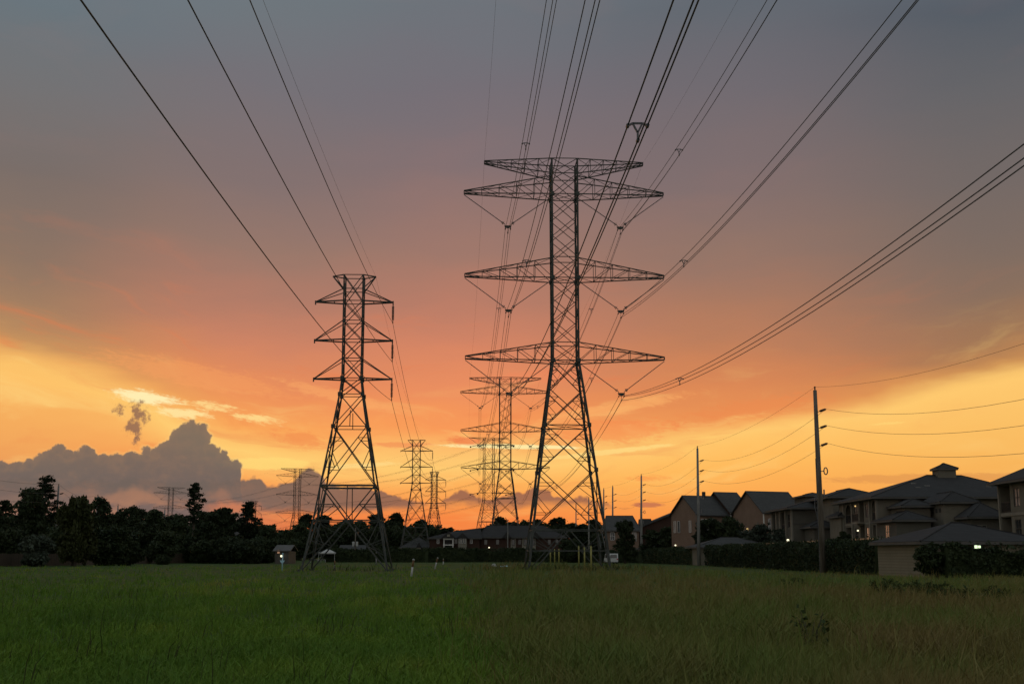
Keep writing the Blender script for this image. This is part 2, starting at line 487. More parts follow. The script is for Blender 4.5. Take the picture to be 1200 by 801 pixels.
# ------------------------------------------------------------------ mesh helpers
class MB:
    def __init__(self, k=1.0):
        self.v, self.f, self.k = [], [], k

    def beam(self, a, b, wd, ht=None, up=None):
        a, b = Vector(a), Vector(b)
        d = b - a
        if d.length < 1e-5:
            return self
        d.normalize()
        ref = Vector((0, 0, 1)) if abs(d.z) < .92 else Vector((0, 1, 0))
        s = d.cross(ref).normalized()
        t = s.cross(d).normalized()
        ht = (wd if ht is None else ht) * self.k
        wd = wd * self.k
        o = len(self.v)
        for p in (a, b):
            for i, j in ((-1, -1), (1, -1), (1, 1), (-1, 1)):
                self.v.append(p + s * (i * wd / 2) + t * (j * ht / 2))
        for q in ((0, 1, 2, 3), (7, 6, 5, 4), (0, 4, 5, 1), (1, 5, 6, 2), (2, 6, 7, 3), (3, 7, 4, 0)):
            self.f.append(tuple(o + k for k in q))
        return self

    def angle(self, a, b, wd, t=None):
        """rolled steel angle: two thin flanges at right angles"""
        a, b = Vector(a), Vector(b)
        d = (b - a).normalized()
        ref = Vector((0, 0, 1)) if abs(d.z) < .92 else Vector((0, 1, 0))
        s = d.cross(ref).normalized()
        n = s.cross(d).normalized()
        t = t or wd * .18
        self.beam(a, b, wd, t)
        self.beam(a + s * (wd / 2 - t / 2) + n * (wd / 2), b + s * (wd / 2 - t / 2) + n * (wd / 2), t, wd * .92)
        return self

    def box(self, x0, x1, y0, y1, z0, z1):
        o = len(self.v)
        for z in (z0, z1):
            for x, y in ((x0, y0), (x1, y0), (x1, y1), (x0, y1)):
                self.v.append(Vector((x, y, z)))
        for q in ((3, 2, 1, 0), (4, 5, 6, 7), (0, 1, 5, 4), (1, 2, 6, 5), (2, 3, 7, 6), (3, 0, 4, 7)):
            self.f.append(tuple(o + k for k in q))
        return self

    def poly(self, pts):
        o = len(self.v)
        self.v += [Vector(p) for p in pts]
        self.f.append(tuple(range(o, o + len(pts))))
        return self

    def prism(self, pts, d):
        """flat outline swept by the vector d"""
        o, n, d = len(self.v), len(pts), Vector(d)
        self.v += [Vector(p) for p in pts] + [Vector(p) + d for p in pts]
        self.f.append(tuple(range(o + n - 1, o - 1, -1)))
        self.f.append(tuple(range(o + n, o + 2 * n)))
        for i in range(n):
            j = (i + 1) % n
            self.f.append((o + i, o + j, o + n + j, o + n + i))
        return self

    def tube(self, pts, r, n=6, caps=True):
        pts = [Vector(p) for p in pts]
        rs = r if hasattr(r, '__len__') else [r] * len(pts)
        o = len(self.v)
        for i, p in enumerate(pts):
            d = (pts[min(i + 1, len(pts) - 1)] - pts[max(i - 1, 0)]).normalized()
            ref = Vector((0, 0, 1)) if abs(d.z) < .92 else Vector((0, 1, 0))
            s = d.cross(ref).normalized()
            t = s.cross(d)
            for k in range(n):
                a = 2 * math.pi * k / n
                self.v.append(p + s * (math.cos(a) * rs[i]) + t * (math.sin(a) * rs[i]))
        for i in range(len(pts) - 1):
            for k in range(n):
                k2 = (k + 1) % n
                self.f.append((o + i * n + k, o + i * n + k2, o + (i + 1) * n + k2, o + (i + 1) * n + k))
        if caps:
            self.f.append(tuple(o + k for k in range(n - 1, -1, -1)))
            self.f.append(tuple(o + (len(pts) - 1) * n + k for k in range(n)))
        return self

    def build(self, name, m, parent=None, smooth=False):
        me = bpy.data.meshes.new(name)
        me.from_pydata([tuple(v) for v in self.v], [], self.f)
        me.materials.append(m)
        if smooth:
            me.polygons.foreach_set('use_smooth', [True] * len(me.polygons))
        me.update()
        o = bpy.data.objects.new(name, me)
        COL.objects.link(o)
        if parent:
            o.parent = parent
        return o


def tag(o, label, cat, group=None):
    o['label'], o['category'] = label, cat
    if group:
        o['group'] = group
    return o


def thing(name, label, cat, loc=(0, 0, 0), rz=0.0, group=None):
    o = bpy.data.objects.new(name, None)
    COL.objects.link(o)
    o.location = loc
    o.rotation_euler = (0, 0, rz)
    o.empty_display_size = .3
    return tag(o, label, cat, group)


KIDS = {}


def kids(o):
    return [c for c in bpy.data.objects if c.parent == o]


def dup(o, loc=None, rz=None, label=None, group=None, scale=None, par=None):
    c = o.copy()
    COL.objects.link(c)
    if par is not None:
        c.parent = par
    for k in kids(o):
        dup(k, par=c)
    if loc is not None:
        c.location = loc
    if rz is not None:
        c.rotation_euler = (0, 0, rz)
    if scale is not None:
        c.scale = (scale,) * 3 if not hasattr(scale, '__len__') else scale
    if label:
        c['label'] = label
    if group:
        c['group'] = group
    return c


def struct(o):
    o['kind'] = 'structure'
    return o


def quads_mesh(name, V, m, parent=None, nv=4):
    """V: (n, nv, 3) array of separate faces"""
    n = len(V)
    me = bpy.data.meshes.new(name)
    me.vertices.add(n * nv)
    me.vertices.foreach_set('co', np.ascontiguousarray(V, dtype=np.float32).ravel())
    me.loops.add(n * nv)
    me.loops.foreach_set('vertex_index', np.arange(n * nv, dtype=np.int32))
    me.polygons.add(n)
    me.polygons.foreach_set('loop_start', np.arange(0, n * nv, nv, dtype=np.int32))
    me.polygons.foreach_set('loop_total', np.full(n, nv, dtype=np.int32))
    me.materials.append(m)
    me.update(calc_edges=True)
    o = bpy.data.objects.new(name, me)
    COL.objects.link(o)
    if parent:
        o.parent = parent
    return o


# ------------------------------------------------------------------ ground
def ground_mat():
    m = bpy.data.materials.new('field_soil_and_turf')
    m.use_nodes = True
    nt = m.node_tree
    q = NT(nt)
    b = nt.nodes['Principled BSDF']
    b.inputs['Roughness'].default_value = .95
    b.inputs['Specular IOR Level'].default_value = .1
    g = q.n('ShaderNodeNewGeometry')
    n1 = q.noise(g.outputs['Position'], .09, 6, .6)
    n2 = q.noise(g.outputs['Position'], 1.7, 6, .65)
    c = q.mix(q.step(n1, .35, .7), (.045, .085, .016, 1), (.062, .085, .022, 1))
    c = q.mix(q.step(n2, .4, .75), c, (.022, .030, .010, 1))
    q.put(b.inputs['Base Color'], c)
    return m


M['ground'] = ground_mat()
gm = MB()
xs = [-4000, -300, -80, -30, 0, 30, 80, 300, 4000]
ys = [-300, 0, 40, 90, 180, 400, 6000]
for i in range(len(xs) - 1):
    for j in range(len(ys) - 1):
        gm.poly([(xs[i], ys[j], 0), (xs[i + 1], ys[j], 0), (xs[i + 1], ys[j + 1], 0), (xs[i], ys[j + 1], 0)])
struct(gm.build('field_ground', M['ground']))

# ------------------------------------------------------------------ large lattice tower (double circuit)
SX = -0.040
U = Vector((SX, 1, 0)).normalized()
RZ = math.atan(-SX)
D1 = 140.0
base1 = inv(664, 664, D1)
base1.z = 0


def hz(py):
    return inv(664, py, D1)[2]


def hw(px, py):
    return (inv(664 + px, py, D1) - inv(664, py, D1))[0]


LV = [(662, 46.5), (621, 41.2), (552, 32.2), (500, 25.4), (458, 19.9), (424, 14.9), (403, 14.8), (378, 14.8), (353, 14.8), (328, 14.8), (304, 14.8), (280, 14.8), (256, 14.8),
      (231, 14.8), (207, 14.8), (190, 14.8)]
HT = [(0.0 if i == 0 else hz(p), hw(wd, p)) for i, (p, wd) in enumerate(LV)]
CORN = [(-1, -1), (1, -1), (1, 1), (-1, 1)]


def corner(k, i):
    z, h = HT[i]
    return Vector((CORN[k][0] * h, CORN[k][1] * h, z))


def panel(mb, a0, b0, a1, b1, wd, sub=False, legw=.07):
    """X brace on one face between two levels; a = left leg, b = right leg"""
    mb.beam(a0, b1, wd)
    mb.beam(b0, a1, wd)
    if sub:
        w0, w1 = (b0 - a0).length, (b1 - a1).length
        t = w0 / (w0 + w1)                                    # crossing
        X = a0.lerp(b1, t)
        for (l0, l1, other) in ((a0, a1, 1), (b0, b1, 1)):
            lowm, upm = l0.lerp(X, .5), X.lerp(l1, .5)
            lt = t
            mb.beam(lowm, l0.lerp(l1, lt), legw)
            mb.beam(upm, l0.lerp(l1, lt), legw)
            mb.beam(lowm, l0.lerp(l1, t * .5), legw)
            mb.beam(upm, l0.lerp(l1, t + (1 - t) * .5), legw)


def main_tower():
    t = thing('transmission_tower', '', 'pylon', base1, RZ, 'transmission towers')
    for k in range(4):
        m = MB(.72)
        for i in range(len(HT) - 1):
            wl = .30 if i < 5 else .25
            m.angle(corner(k, i), corner(k, i + 1), wl, .07)
            c = corner(k, i + 1)
            m.box(c.x - .2, c.x + .2, c.y - .2, c.y + .2, c.z - .22, c.z + .22) if i in (1, 2, 4, 8, 12) else None
        c = corner(k, 0)
        m.box(c.x - .35, c.x + .35, c.y - .35, c.y + .35, -.1, .25)
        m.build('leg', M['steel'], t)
    br = MB(.72)
    for f in range(4):
        a, b = f, (f + 1) % 4
        for i in range(1, len(HT) - 1):
            sub = i in (1, 2, 3, 4)
            panel(br, corner(a, i), corner(b, i), corner(a, i + 1), corner(b, i + 1), .14 if i < 5 else .10, sub, .085)
        for i in (1, 3, 5, 6, 9, 10, 13, 14, 15):
            br.beam(corner(a, i), corner(b, i), .14 if i < 6 else .12)
        # foot bracing: inverted V and a knee-height rail
        mid = (corner(a, 1) + corner(b, 1)) / 2
        br.beam(mid, corner(a, 0).lerp(corner(b, 0), .06), .16)
        br.beam(mid, corner(b, 0).lerp(corner(a, 0), .06), .16)
        q = (hz(645)) / HT[1][0]
        br.beam(corner(a, 0).lerp(corner(a, 1), q), corner(b, 0).lerp(corner(b, 1), q), .15)
        for p, o in ((a, b), (b, a)):
            foot = corner(p, 0).lerp(corner(o, 0), .06)
            br.beam(foot.lerp(mid, .5), corner(p, 0).lerp(corner(p, 1), .75), .08)
            br.beam(foot.lerp(mid, .5), corner(p, 0).lerp(corner(p, 1), q), .07)
            br.beam(corner(p, 1), foot.lerp(mid, .55), .08)
    for i in (3, 5, 9, 13):
        br.beam(corner(0, i), corner(2, i), .08)
        br.beam(corner(1, i), corner(3, i), .08)
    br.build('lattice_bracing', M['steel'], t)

    def arm(sg, zb, zt, tipx, ztip, flat_top, name):
        m = MB(.72)
        h = HT[8][1]
        td = .16
        for sy in (-1, 1):
            b0, t0 = Vector((sg * h, sy * h, zb)), Vector((sg * h, sy * h, zt))
            if flat_top:
                b1, t1 = Vector((sg * tipx, sy * td, zt - .30)), Vector((sg * tipx, sy * td, zt))
            else:
                b1, t1 = Vector((sg * tipx, sy * td, ztip)), Vector((sg * tipx, sy * td, ztip + .32))
            m.beam(b0, b1, .15)
            m.beam(t0, t1, .14)
            m.beam(b1, t1, .12)
            n = 5
            for k in range(n):
                p, q = k / n, (k + 1) / n
                if k:
                    m.beam(b0.lerp(b1, p), t0.lerp(t1, p), .085)
                if flat_top:
                    m.beam(b0.lerp(b1, p), t0.lerp(t1, q), .08)
                else:
                    m.beam(b0.lerp(b1, p), t0.lerp(t1, q), .08)
        n = 5
        for (za, zz) in ((zb, 0), (zt, 1)):
            for k in range(n + 1):
                p = k / n
                x = h + (tipx - h) * p
                dd = h + (td - h) * p
                z1 = (zt - .3 if flat_top else ztip) if zz == 0 else (zt if flat_top else ztip + .32)
                z = za + (z1 - za) * p
                m.beam((sg * x, -dd, z), (sg * x, dd, z), .07)
                if k < n:
                    p2 = (k + 1) / n
                    x2, d2, z2 = h + (tipx - h) * p2, h + (td - h) * p2, za + (z1 - za) * p2
                    m.beam((sg * x, -dd, z), (sg * x2, d2, z2), .06)
        return m.build(name, M['steel'], t)

    yk = {}
    for nm, pb, ptp, py_y in (('top', 231, 210, 266), ('mid', 328, 305, 364), ('low', 424, 403, 461)):
        zb, zt = hz(pb), hz(ptp)
        for sg in (-1, 1):
            tipx = hw(117, pb)
            arm(sg, zb, zt, tipx, zb + .30, False, 'crossarm')
            y = Vector((sg * hw(66, py_y), 0, hz(py_y)))
            yk[(nm, sg)] = y
            for a in (Vector((sg * tipx, 0, zb + .15)), Vector((sg * (HT[8][1] + .15), 0, zb - .1))):
                m = MB(.72)
                e = y + (a - y).normalized() * .35
                m.tube([a, e], .045, 6)
                for d in (.55, .8):
                    c = e.lerp(a, d * .1)
                    dirv = (a - e).normalized()
                    m.tube([c - dirv * .03, c + dirv * .03], .20 if d < .7 else .13, 8)
                n = 22
                for j in range(n):
                    c = e.lerp(a, .10 + .80 * j / n)
                    m.tube([c, c + (a - e).normalized() * .03], .065, 6)
                m.build('insulator_string', M['insul'], t)
            m = MB(.72)
            m.prism([(y.x - .42, -.03, y.z + .12), (y.x + .42, -.03, y.z + .12), (y.x + .36, -.03, y.z - .08), (y.x + .1, -.03, y.z - .22), (y.x - .1, -.03, y.z - .22),
                     (y.x - .36, -.03, y.z - .08)], (0, .06, 0))
            for ox, oz in BUN:
                m.beam((y.x + ox, 0, y.z - .1), (y.x + ox, 0, y.z + oz + .05), .06)
                m.tube([(y.x + ox, -.28, y.z + oz), (y.x + ox, .28, y.z + oz)], .07, 6)
            m.build('yoke_plate', M['steel'], t)
    for sg in (-1, 1):
        arm(sg, hz(207), hz(190), hw(93, 190), 0, True, 'shield_wire_arm')
    m = MB(.72)
    return t, yk


BUN = [(-.30, -.28), (.30, -.28), (0.0, -.74)]
tower1, YK = main_tower()
tower1['label'] = 'largest steel lattice tower, right of centre, three wide truss arms, yellow bollards at its base'
SPAN = 180.0
base2 = base1 + U * SPAN
base2.x = gx(592, base2.y)
tower2 = dup(tower1, base2, RZ, 'second lattice tower with wide truss arms, seen just left of the largest tower')
base4 = Vector((gx(346, 665), 665, 0))
base5 = Vector((gx(197, 850), 850, 0))
RZ4 = R(29)
tower4 = dup(tower1, base4, RZ4, 'hazy distant wide-armed lattice tower left of the narrow near tower')
tower5 = dup(tower1, base5, RZ4, 'far wide-armed lattice tower whose top just clears the left treeline beside the tallest pine')


def world_pt(base, rz, p):
    c, s = math.cos(rz), math.sin(rz)
    return Vector((base.x + p.x * c - p.y * s, base.y + p.x * s + p.y * c, base.z + p.z))


# ------------------------------------------------------------------ narrow tower with three side arms
DL = 130.0
SXL = -0.037
UL = Vector((SXL, 1, 0)).normalized()
RZL = math.atan(-SXL)
baseL = inv(408, 668, DL)
baseL.z = 0


def lz(py):
    return inv(412, py, DL)[2]


def lw(px, py):
    return (inv(412 + px, py, DL) - inv(412, py, DL))[0]


LL = [(668, 49), (610, 37.5), (570, 31.0), (501, 19.5), (463, 13.2), (444, 11.0), (421, 11.0), (399, 11.0), (377, 11.0), (354, 11.0), (340, 11.0), (324, 11.0)]
HL = [(0.0 if i == 0 else lz(p), lw(wd, p)) for i, (p, wd) in enumerate(LL)]


def small_tower(root, lv, arms, arm_l, arm_r, thick=.13, ins=True, steel='steel', top_w=None, hang=2.05, twin=False):
    def cn(k, i):
        z, h = lv[i]
        return Vector((CORN[k][0] * h, CORN[k][1] * h, z))
    for k in range(4):
        m = MB(.80)
        for i in range(len(lv) - 1):
            m.angle(cn(k, i), cn(k, i + 1), .20 if i < 4 else .18, .06)
        c = cn(k, 0)
        m.box(c.x - .3, c.x + .3, c.y - .3, c.y + .3, -.1, .22)
        for i in (3, 4, 5):
            c = cn(k, i)
            m.box(c.x - .17, c.x + .17, c.y - .17, c.y + .17, c.z - .2, c.z + .2)
        m.build('leg', M[steel], root)
    br = MB(.80)
    n = len(lv)
    for f in range(4):
        a, b = f, (f + 1) % 4
        panel(br, cn(a, n - 3), cn(b, n - 3), cn(a, n - 1), cn(b, n - 1), .10)
        for i in range(2, n - 3):
            panel(br, cn(a, i), cn(b, i), cn(a, i + 1), cn(b, i + 1), .11 if i < 5 else .10, i == 2, .08)
        br.beam(cn(a, 2), cn(b, 2), .24)
        for i in range(3, n):
            br.beam(cn(a, i), cn(b, i), .10)
        m1 = (cn(a, 1) + cn(b, 1)) / 2
        br.beam(cn(a, 1), cn(b, 1), .14)
        br.beam((cn(a, 2) + cn(b, 2)) / 2, m1, .11)
        for p, o in ((a, b), (b, a)):
            br.beam(cn(p, 2), m1, .14)
            br.beam(cn(p, 2).lerp(m1, .55), cn(p, 1).lerp(cn(p, 2), .45), .10)
            br.beam(cn(p, 2).lerp(m1, .55), cn(p, 1), .09)
            foot = cn(p, 0)
            br.beam(m1, foot, .15)
            mm = m1.lerp(foot, .5)
            br.beam(mm, cn(p, 0).lerp(cn(p, 1), .62), .09)
            br.beam(mm, cn(p, 0).lerp(cn(p, 1), .30), .09)
            br.beam(mm, cn(p, 1), .08)
            br.beam(m1.lerp(foot, .25), cn(p, 1), .05)
        # hanger and short ties in the panel above
        c34 = (cn(a, 3) + cn(b, 3)) / 2
        br.beam(c34, c34.lerp((cn(a, 4) + cn(b, 4)) / 2, .5), .10)
    br.build('lattice_bracing', M[steel], root)
    # peak
    zt, h = lv[-1]
    tw_ = top_w or lw(25, 324)
    for sg in (-1, 1):
        m = MB(.80)
        for sy in (-1, 1):
            m.beam((sg * h, sy * h, zt), (sg * tw_, 0, zt), .13)
            m.beam((sg * h, sy * h, lv[-2][0]), (sg * tw_, 0, zt), .12)
        m.build('shield_wire_arm', M[steel], root)
    out = []
    for (zi, ti) in arms:
        z, h = lv[zi]
        ztie = lv[ti][0]
        for sg, ln in ((-1, arm_l), (1, arm_r)):
            m = MB(.80)
            for sy in (-1, 1):
                m.beam((sg * h, sy * h, z), (sg * ln, sy * .08, z), .17 if not twin else .24)
                m.beam((sg * h, sy * h, ztie), (sg * ln, sy * .08, z), .11)
            for p in (.35, .7):
                x, dd = h + (ln - h) * p, h * (1 - p) + .08 * p
                m.beam((sg * x, -dd, z), (sg * x, dd, z), .08)
            m.beam((sg * ln, 0, z + .15), (sg * ln, 0, z - .3), .16)
            m.build('crossarm', M[steel], root)
        if ins:
            m = MB(.80)
            top_ = Vector((arm_r, 0, z - .25))
            m.tube([top_, top_ - Vector((0, 0, hang - .1))], .05, 6)
            for j in range(11):
                zz = top_.z - .22 - j * (hang - .55) / 11
                m.tube([(arm_r, 0, zz + .05), (arm_r, 0, zz - .03)], [.09, .155], 8)
            m.tube([(arm_r, -.25, top_.z - hang + .08), (arm_r, .25, top_.z - hang + .08)], .06, 6)
            m.build('insulator_string', M['porcelain'], root)
            out.append(Vector((arm_r, 0, top_.z - hang + .05)))
        else:
            out.append(Vector((arm_r, 0, z - .3)))
    return out


towerL1 = thing('transmission_tower', 'near narrow lattice tower left of centre, insulators hanging from its right arms only', 'pylon', baseL, RZL, 'transmission towers')
LATT = small_tower(towerL1, HL, [(9, 10), (7, 8), (5, 6)], lw(45, 400), lw(46, 400))
bL2 = Vector((gx(486.5, 322), 322, 0))
towerL2 = dup(towerL1, bL2, RZL, 'narrow lattice tower with stick arms midway back, behind and right of the near narrow tower')
bL3 = Vector((gx(508, 440), 440, 0))
towerL3 = thing('transmission_tower', 'rusty narrow lattice tower with three thick dark arms, close behind the midway narrow tower', 'pylon', bL3, R(16), 'transmission towers')
HL3 = [(z * .985, h * .95) for z, h in HL]
LATT3 = small_tower(towerL3, HL3, [(9, 10), (7, 8), (5, 6)], lw(34, 400), lw(46, 400), steel='oldsteel', twin=True, top_w=lw(18, 324))
bL4 = Vector((gx(295.5, 690), 690, 0))
towerL4 = dup(towerL1, bL4, R(24), 'tiny distant narrow lattice tower peeping over trees right of the conical pine')
for k in kids(towerL4):
    pass

# angle tower closing the straight run: short arms on one side, long on the other
b3 = Vector((gx(572.5, 476), 476, 0))
tower3 = thing('transmission_tower', 'rusty slim lattice tower with uneven arms, half hidden behind the second wide-armed tower', 'pylon', b3, R(14), 'transmission towers')


def h3(py):
    return inv(572, py, 476)[2]


def w3(px, py):
    return (inv(572 + px, py, 476) - inv(572, py, 476))[0]


L3V = [(0, w3(16.5, 652)), (h3(626), w3(12.8, 626)), (h3(611), w3(10.8, 611)), (h3(597), w3(8.2, 597)), (h3(586), w3(6, 586)), (h3(577), w3(5.6, 577)), (h3(567), w3(5.6, 567)), (h3(549), w3(5.6, 549)),
       (h3(538), w3(5.6, 538)), (h3(521), w3(5.6, 521)), (h3(515), w3(5.6, 515)), (h3(513), w3(5.6, 513))]
LAT3 = small_tower(tower3, L3V, [(9, 10), (7, 8), (5, 6)], w3(12, 550), w3(31, 550), ins=False, steel='oldsteel', twin=True, top_w=w3(24, 513))
for z in LAT3:
    for sg, x in ((-1, -w3(12, 550)), (1, w3(31, 550))):
        m = MB()
        a = Vector((x, 0, z.z + .25))
        for e in (Vector((x - 1.2, -3.4, a.z - .6)), Vector((x - 2.6, 2.6, a.z - .6))):
            m.tube([a, e], .11, 6)
            m.tube([e, e + (e - a).normalized() * .3], .3, 8)
        m.build('strain_insulator', M['porcelain'], tower3)


# ------------------------------------------------------------------ wires
def sagline(a, b, sag, n=40):
    out = []
    for i in range(n + 1):
        t = i / n
        p = a.lerp(b, t)
        p.z -= 4 * sag * t * (1 - t)
        out.append(p)
    return out


def run(pts, sags, n=44):
    out = []
    for a, b, s in zip(pts, pts[1:], sags):
        out += sagline(a, b, s, n)[(1 if out else 0):]
    return out


LBL = {('top', -1): 'top left triple conductor of the big towers, under the left end of the top arm',
       ('mid', -1): 'middle left triple conductor of the big towers, under the left end of the middle arm',
       ('low', -1): 'bottom left triple conductor, its big spacer just above the biggest tower',
       ('top', 1): 'top right triple conductor of the big towers, under the right end of the top arm',
       ('mid', 1): 'middle right triple conductor rising steeply to the top right of the sky',
       ('low', 1): 'bottom right triple conductor sweeping across the sky to the right edge'}
SPY = {('top', -1): [165], ('mid', -1): [302], ('low', -1): [137, 405], ('top', 1): [172], ('mid', 1): [302], ('low', 1): [440]}
for i3, lvl in enumerate(('top', 'mid', 'low')):
    for sg in (-1, 1):
        y = YK[(lvl, sg)]
        A1 = world_pt(base1, RZ, y)
        A0 = A1 - U * SPAN
        A2 = world_pt(base2, RZ, y)
        z3 = LAT3[i3].z
        A3 = world_pt(b3, R(14), Vector((-w3(12, 550) if sg < 0 else w3(31, 550), 0, z3)))
        A4 = world_pt(base4, RZ4, y)
        A5 = world_pt(base5, RZ4, y)
        root = thing('conductor_bundle', LBL[(lvl, sg)], 'power line', A1, 0, 'triple conductors of the big tower line')
        path = run([A0, A1, A2, A3, A4, A5], [5.0, 5.0, 4.0, 5.0, 5.0])
        side = Vector((1, 0, 0))
        for ox, oz in BUN:
            MB().tube([p + side * ox + Vector((0, 0, oz)) - A1 for p in path], .024, 5).build('wire', M['wire'], root, True)
        # spacers
        near = path[:45]
        spots = []
        for py in SPY[(lvl, sg)]:
            if py > 400 and lvl == 'low' and sg < 0:
                continue
            best = min((p for p in sagline(A0, A1, 5.0, 1200) if p.y > 10), key=lambda p: abs(proj(p)[1] + 0 - py))
            spots.append(best)
        far = sagline(A1, A2, 5.0, 100)
        spots += [far[18], far[52], far[84]]
        for c in spots:
            m = MB()
            cc = c - A1
            tri = [Vector((-.15, 0, -.20)), Vector((.15, 0, -.20)), Vector((.0, 0, -.50))]
            for a_, b_ in ((0, 1), (1, 2), (2, 0)):
                m.beam(cc + tri[a_], cc + tri[b_], .055)
            for k, (ox, oz) in enumerate(BUN):
                e = cc + Vector((ox, 0, oz))
                m.beam(cc + tri[k], e, .06)
                m.tube([e - Vector((0, .10, 0)), e + Vector((0, .10, 0))], .055, 8)
            m.build('spacer', M['insul'], root)

for sg, lb in ((-1, 'hair-thin shield wire over the left tip of the biggest tower'), (1, 'hair-thin shield wire over the right tip of the biggest tower')):
    p = Vector((sg * hw(93, 190), 0, hz(190) - .05))
    A1 = world_pt(base1, RZ, p)
    o = thing('shield_wire', lb, 'power line', A1, 0, 'shield wires')
    path = run([A1 - U * SPAN, A1, world_pt(base2, RZ, p), world_pt(b3, R(14), Vector((sg * w3(24, 513), 0, L3V[-1][0]))), world_pt(base4, RZ4, p), world_pt(base5, RZ4, p)], [4, 4, 3, 4, 4])
    MB().tube([q - A1 for q in path], .0085, 4).build('wire', M['wire'], o, True)
for i, nm in enumerate(('top wire of the narrow tower line, ending at its upper insulator', 'middle wire of the narrow tower line, running to its middle insulator',
                        'bottom wire of the narrow tower line, leaving the sky nearest the top left corner')):
    A1 = world_pt(baseL, RZL, LATT[i])
    A0 = A1 - UL * 240
    A2 = world_pt(bL2, RZL, LATT[i])
    A3 = world_pt(bL3, R(16), LATT3[i])
    A4 = world_pt(bL4, R(24), LATT[i])
    o = thing('conductor', nm, 'power line', A1, 0, 'wires of the narrow tower line')
    path = run([A0, A1, A2, A3, A4], [5.0, 4.5, 3, 6])
    MB().tube([q - A1 for q in path], .023, 5).build('wire', M['wire'], o, True)
p = Vector((lw(25, 324), 0, HL[-1][0]))
A1 = world_pt(baseL, RZL, p)
o = thing('shield_wire', 'hair-thin shield wire over the right peak of the narrow near tower', 'power line', A1, 0, 'shield wires')
path = run([A1 - UL * 240, A1, world_pt(bL2, RZL, p), world_pt(bL3, R(16), p * .98), world_pt(bL4, R(24), p)], [4.0, 3.5, 2.5, 4])
MB().tube([q - A1 for q in path], .0085, 4).build('wire', M['wire'], o, True)


# ------------------------------------------------------------------ utility poles
def utility_pole(H, label, loc, rz=0.0, lean=(0, 0), mt='wood', detail=True, offs=(2.35, 3.95, 5.6), group='utility poles', r=.17):
    t = thing('utility_pole', label, 'pole', loc, rz, group)
    topv = Vector((lean[0], lean[1], H))

    def at(z):
        return topv * (z / H)
    MB().tube([(0, 0, -.3), at(H * .5), at(H)], [r * 1.25, r, r * .7], 10).build('shaft', M[mt], t, True)
    m = MB()
    m.tube([at(H), at(H) + Vector((0, 0, .35))], [.06, .09], 6)
    m.build('top_pin', M['porcelain'], t)
    ends = [at(H) + Vector((0, 0, .3))]
    for d in offs:
        a = at(H - d)
        e = a + Vector((.95, 0, .32))
        m = MB()
        m.tube([a, a.lerp(e, .35)], .035, 6)
        m.tube([a.lerp(e, .35), e], [.07, .07], 8)
        for j in range(6):
            c = a.lerp(e, .42 + .09 * j)
            m.tube([c, c + (e - a) * .035], .125, 8)
        m.build('post_insulator', M['porcelain'], t)
        ends.append(e)
    if detail:
        a = at(H - 7.6)
        m = MB()
        m.beam(a, a + Vector((.5, 0, .05)), .07)
        for k in range(10):
            a0, a1 = 2 * math.pi * k / 10, 2 * math.pi * (k + 1) / 10
            m.beam(a + Vector((.66 + .17 * math.cos(a0), 0, .05 + .33 * math.sin(a0))), a + Vector((.66 + .17 * math.cos(a1), 0, .05 + .33 * math.sin(a1))), .09)
        m.build('cable_coil', M['insul'], t)
        a = at(H - 9.6)
        m = MB()
        m.beam(a - Vector((.5, 0, .3)), a + Vector((.45, 0, -.1)), .09)
        m.tube([a + Vector((.42, 0, -.3)), a + Vector((.42, 0, .35))], .07, 8)
        m.tube([a + Vector((-.45, 0, -.35)), a + Vector((-.5, 0, -1.3)), a + Vector((-.2, 0, -2.6))], .03, 6)
        m.build('cable_bracket', M['insul'], t)
        m = MB()
        m.tube([(-r * 1.15, -.05, 0), at(H * .62) + Vector((-r * 1.0, -.05, 0))], .025, 5)
        m.build('ground_wire', M['insul'], t)
    return t, ends


RP = [(964, 116, 457, .30, 'leaning wooden utility pole in front of the right hedge, tallest and nearest of its row'),
      (819, 192, 525, .10, 'second utility pole of the right row, beside the tan gabled townhouse'),
      (751.5, 262, 557, 0, 'third utility pole of the right row, left of the small carport roof'),
      (718, 311, 570, 0, 'utility pole just right of the biggest tower, before the grey gable roof'),
      (707.5, 336, 573, 0, 'utility pole touching the right leg of the biggest tower'),
      (690, 379, 583, 0, 'far utility pole seen through the right half of the biggest tower base'),
      (675, 422, 590, 0, 'farthest dark utility pole seen through the middle of the biggest tower base')]
WENDS = []
for i, (px, Y, pty, lean, lb) in enumerate(RP):
    X = gx(px, Y)
    top_ = inv(px, pty, Y)
    loc = Vector((X, Y, 0))
    topx = inv({964: 955, 819: 817.3}.get(px, px), pty, Y)[0]
    t, ends = utility_pole(top_.z, lb, loc, 0, (topx - X, 0), 'wood' if i == 0 else 'concrete_pole', detail=i < 4,
                           offs=(2.1, 3.65, 5.3), group='utility poles of the right row', r=.25 if i == 0 else .22)
    WENDS.append([loc + e for e in ends])
nxt = [e + Vector((-.027 * -110, -110, 0)) for e in WENDS[0]]
for k, lb in enumerate(('topmost wire of the right pole row, thin and straight to the pole tips', 'upper wire on the insulators of the right pole row',
                        'middle wire on the insulators of the right pole row', 'lowest wire on the insulators of the right pole row')):
    pts = [nxt[k]] + [wv[k] for wv in WENDS]
    o = thing('service_wire', lb, 'power line', pts[1], 0, 'wires of the right pole row')
    s0 = .9 if k == 0 else 1.7
    MB().tube([q - pts[1] for q in run(pts, [3.6 if k == 0 else 4.55, s0, s0, s0 * .6, .2, .4, .4], 24)], .014 if k else .011, 5).build('wire', M['wire'], o, True)

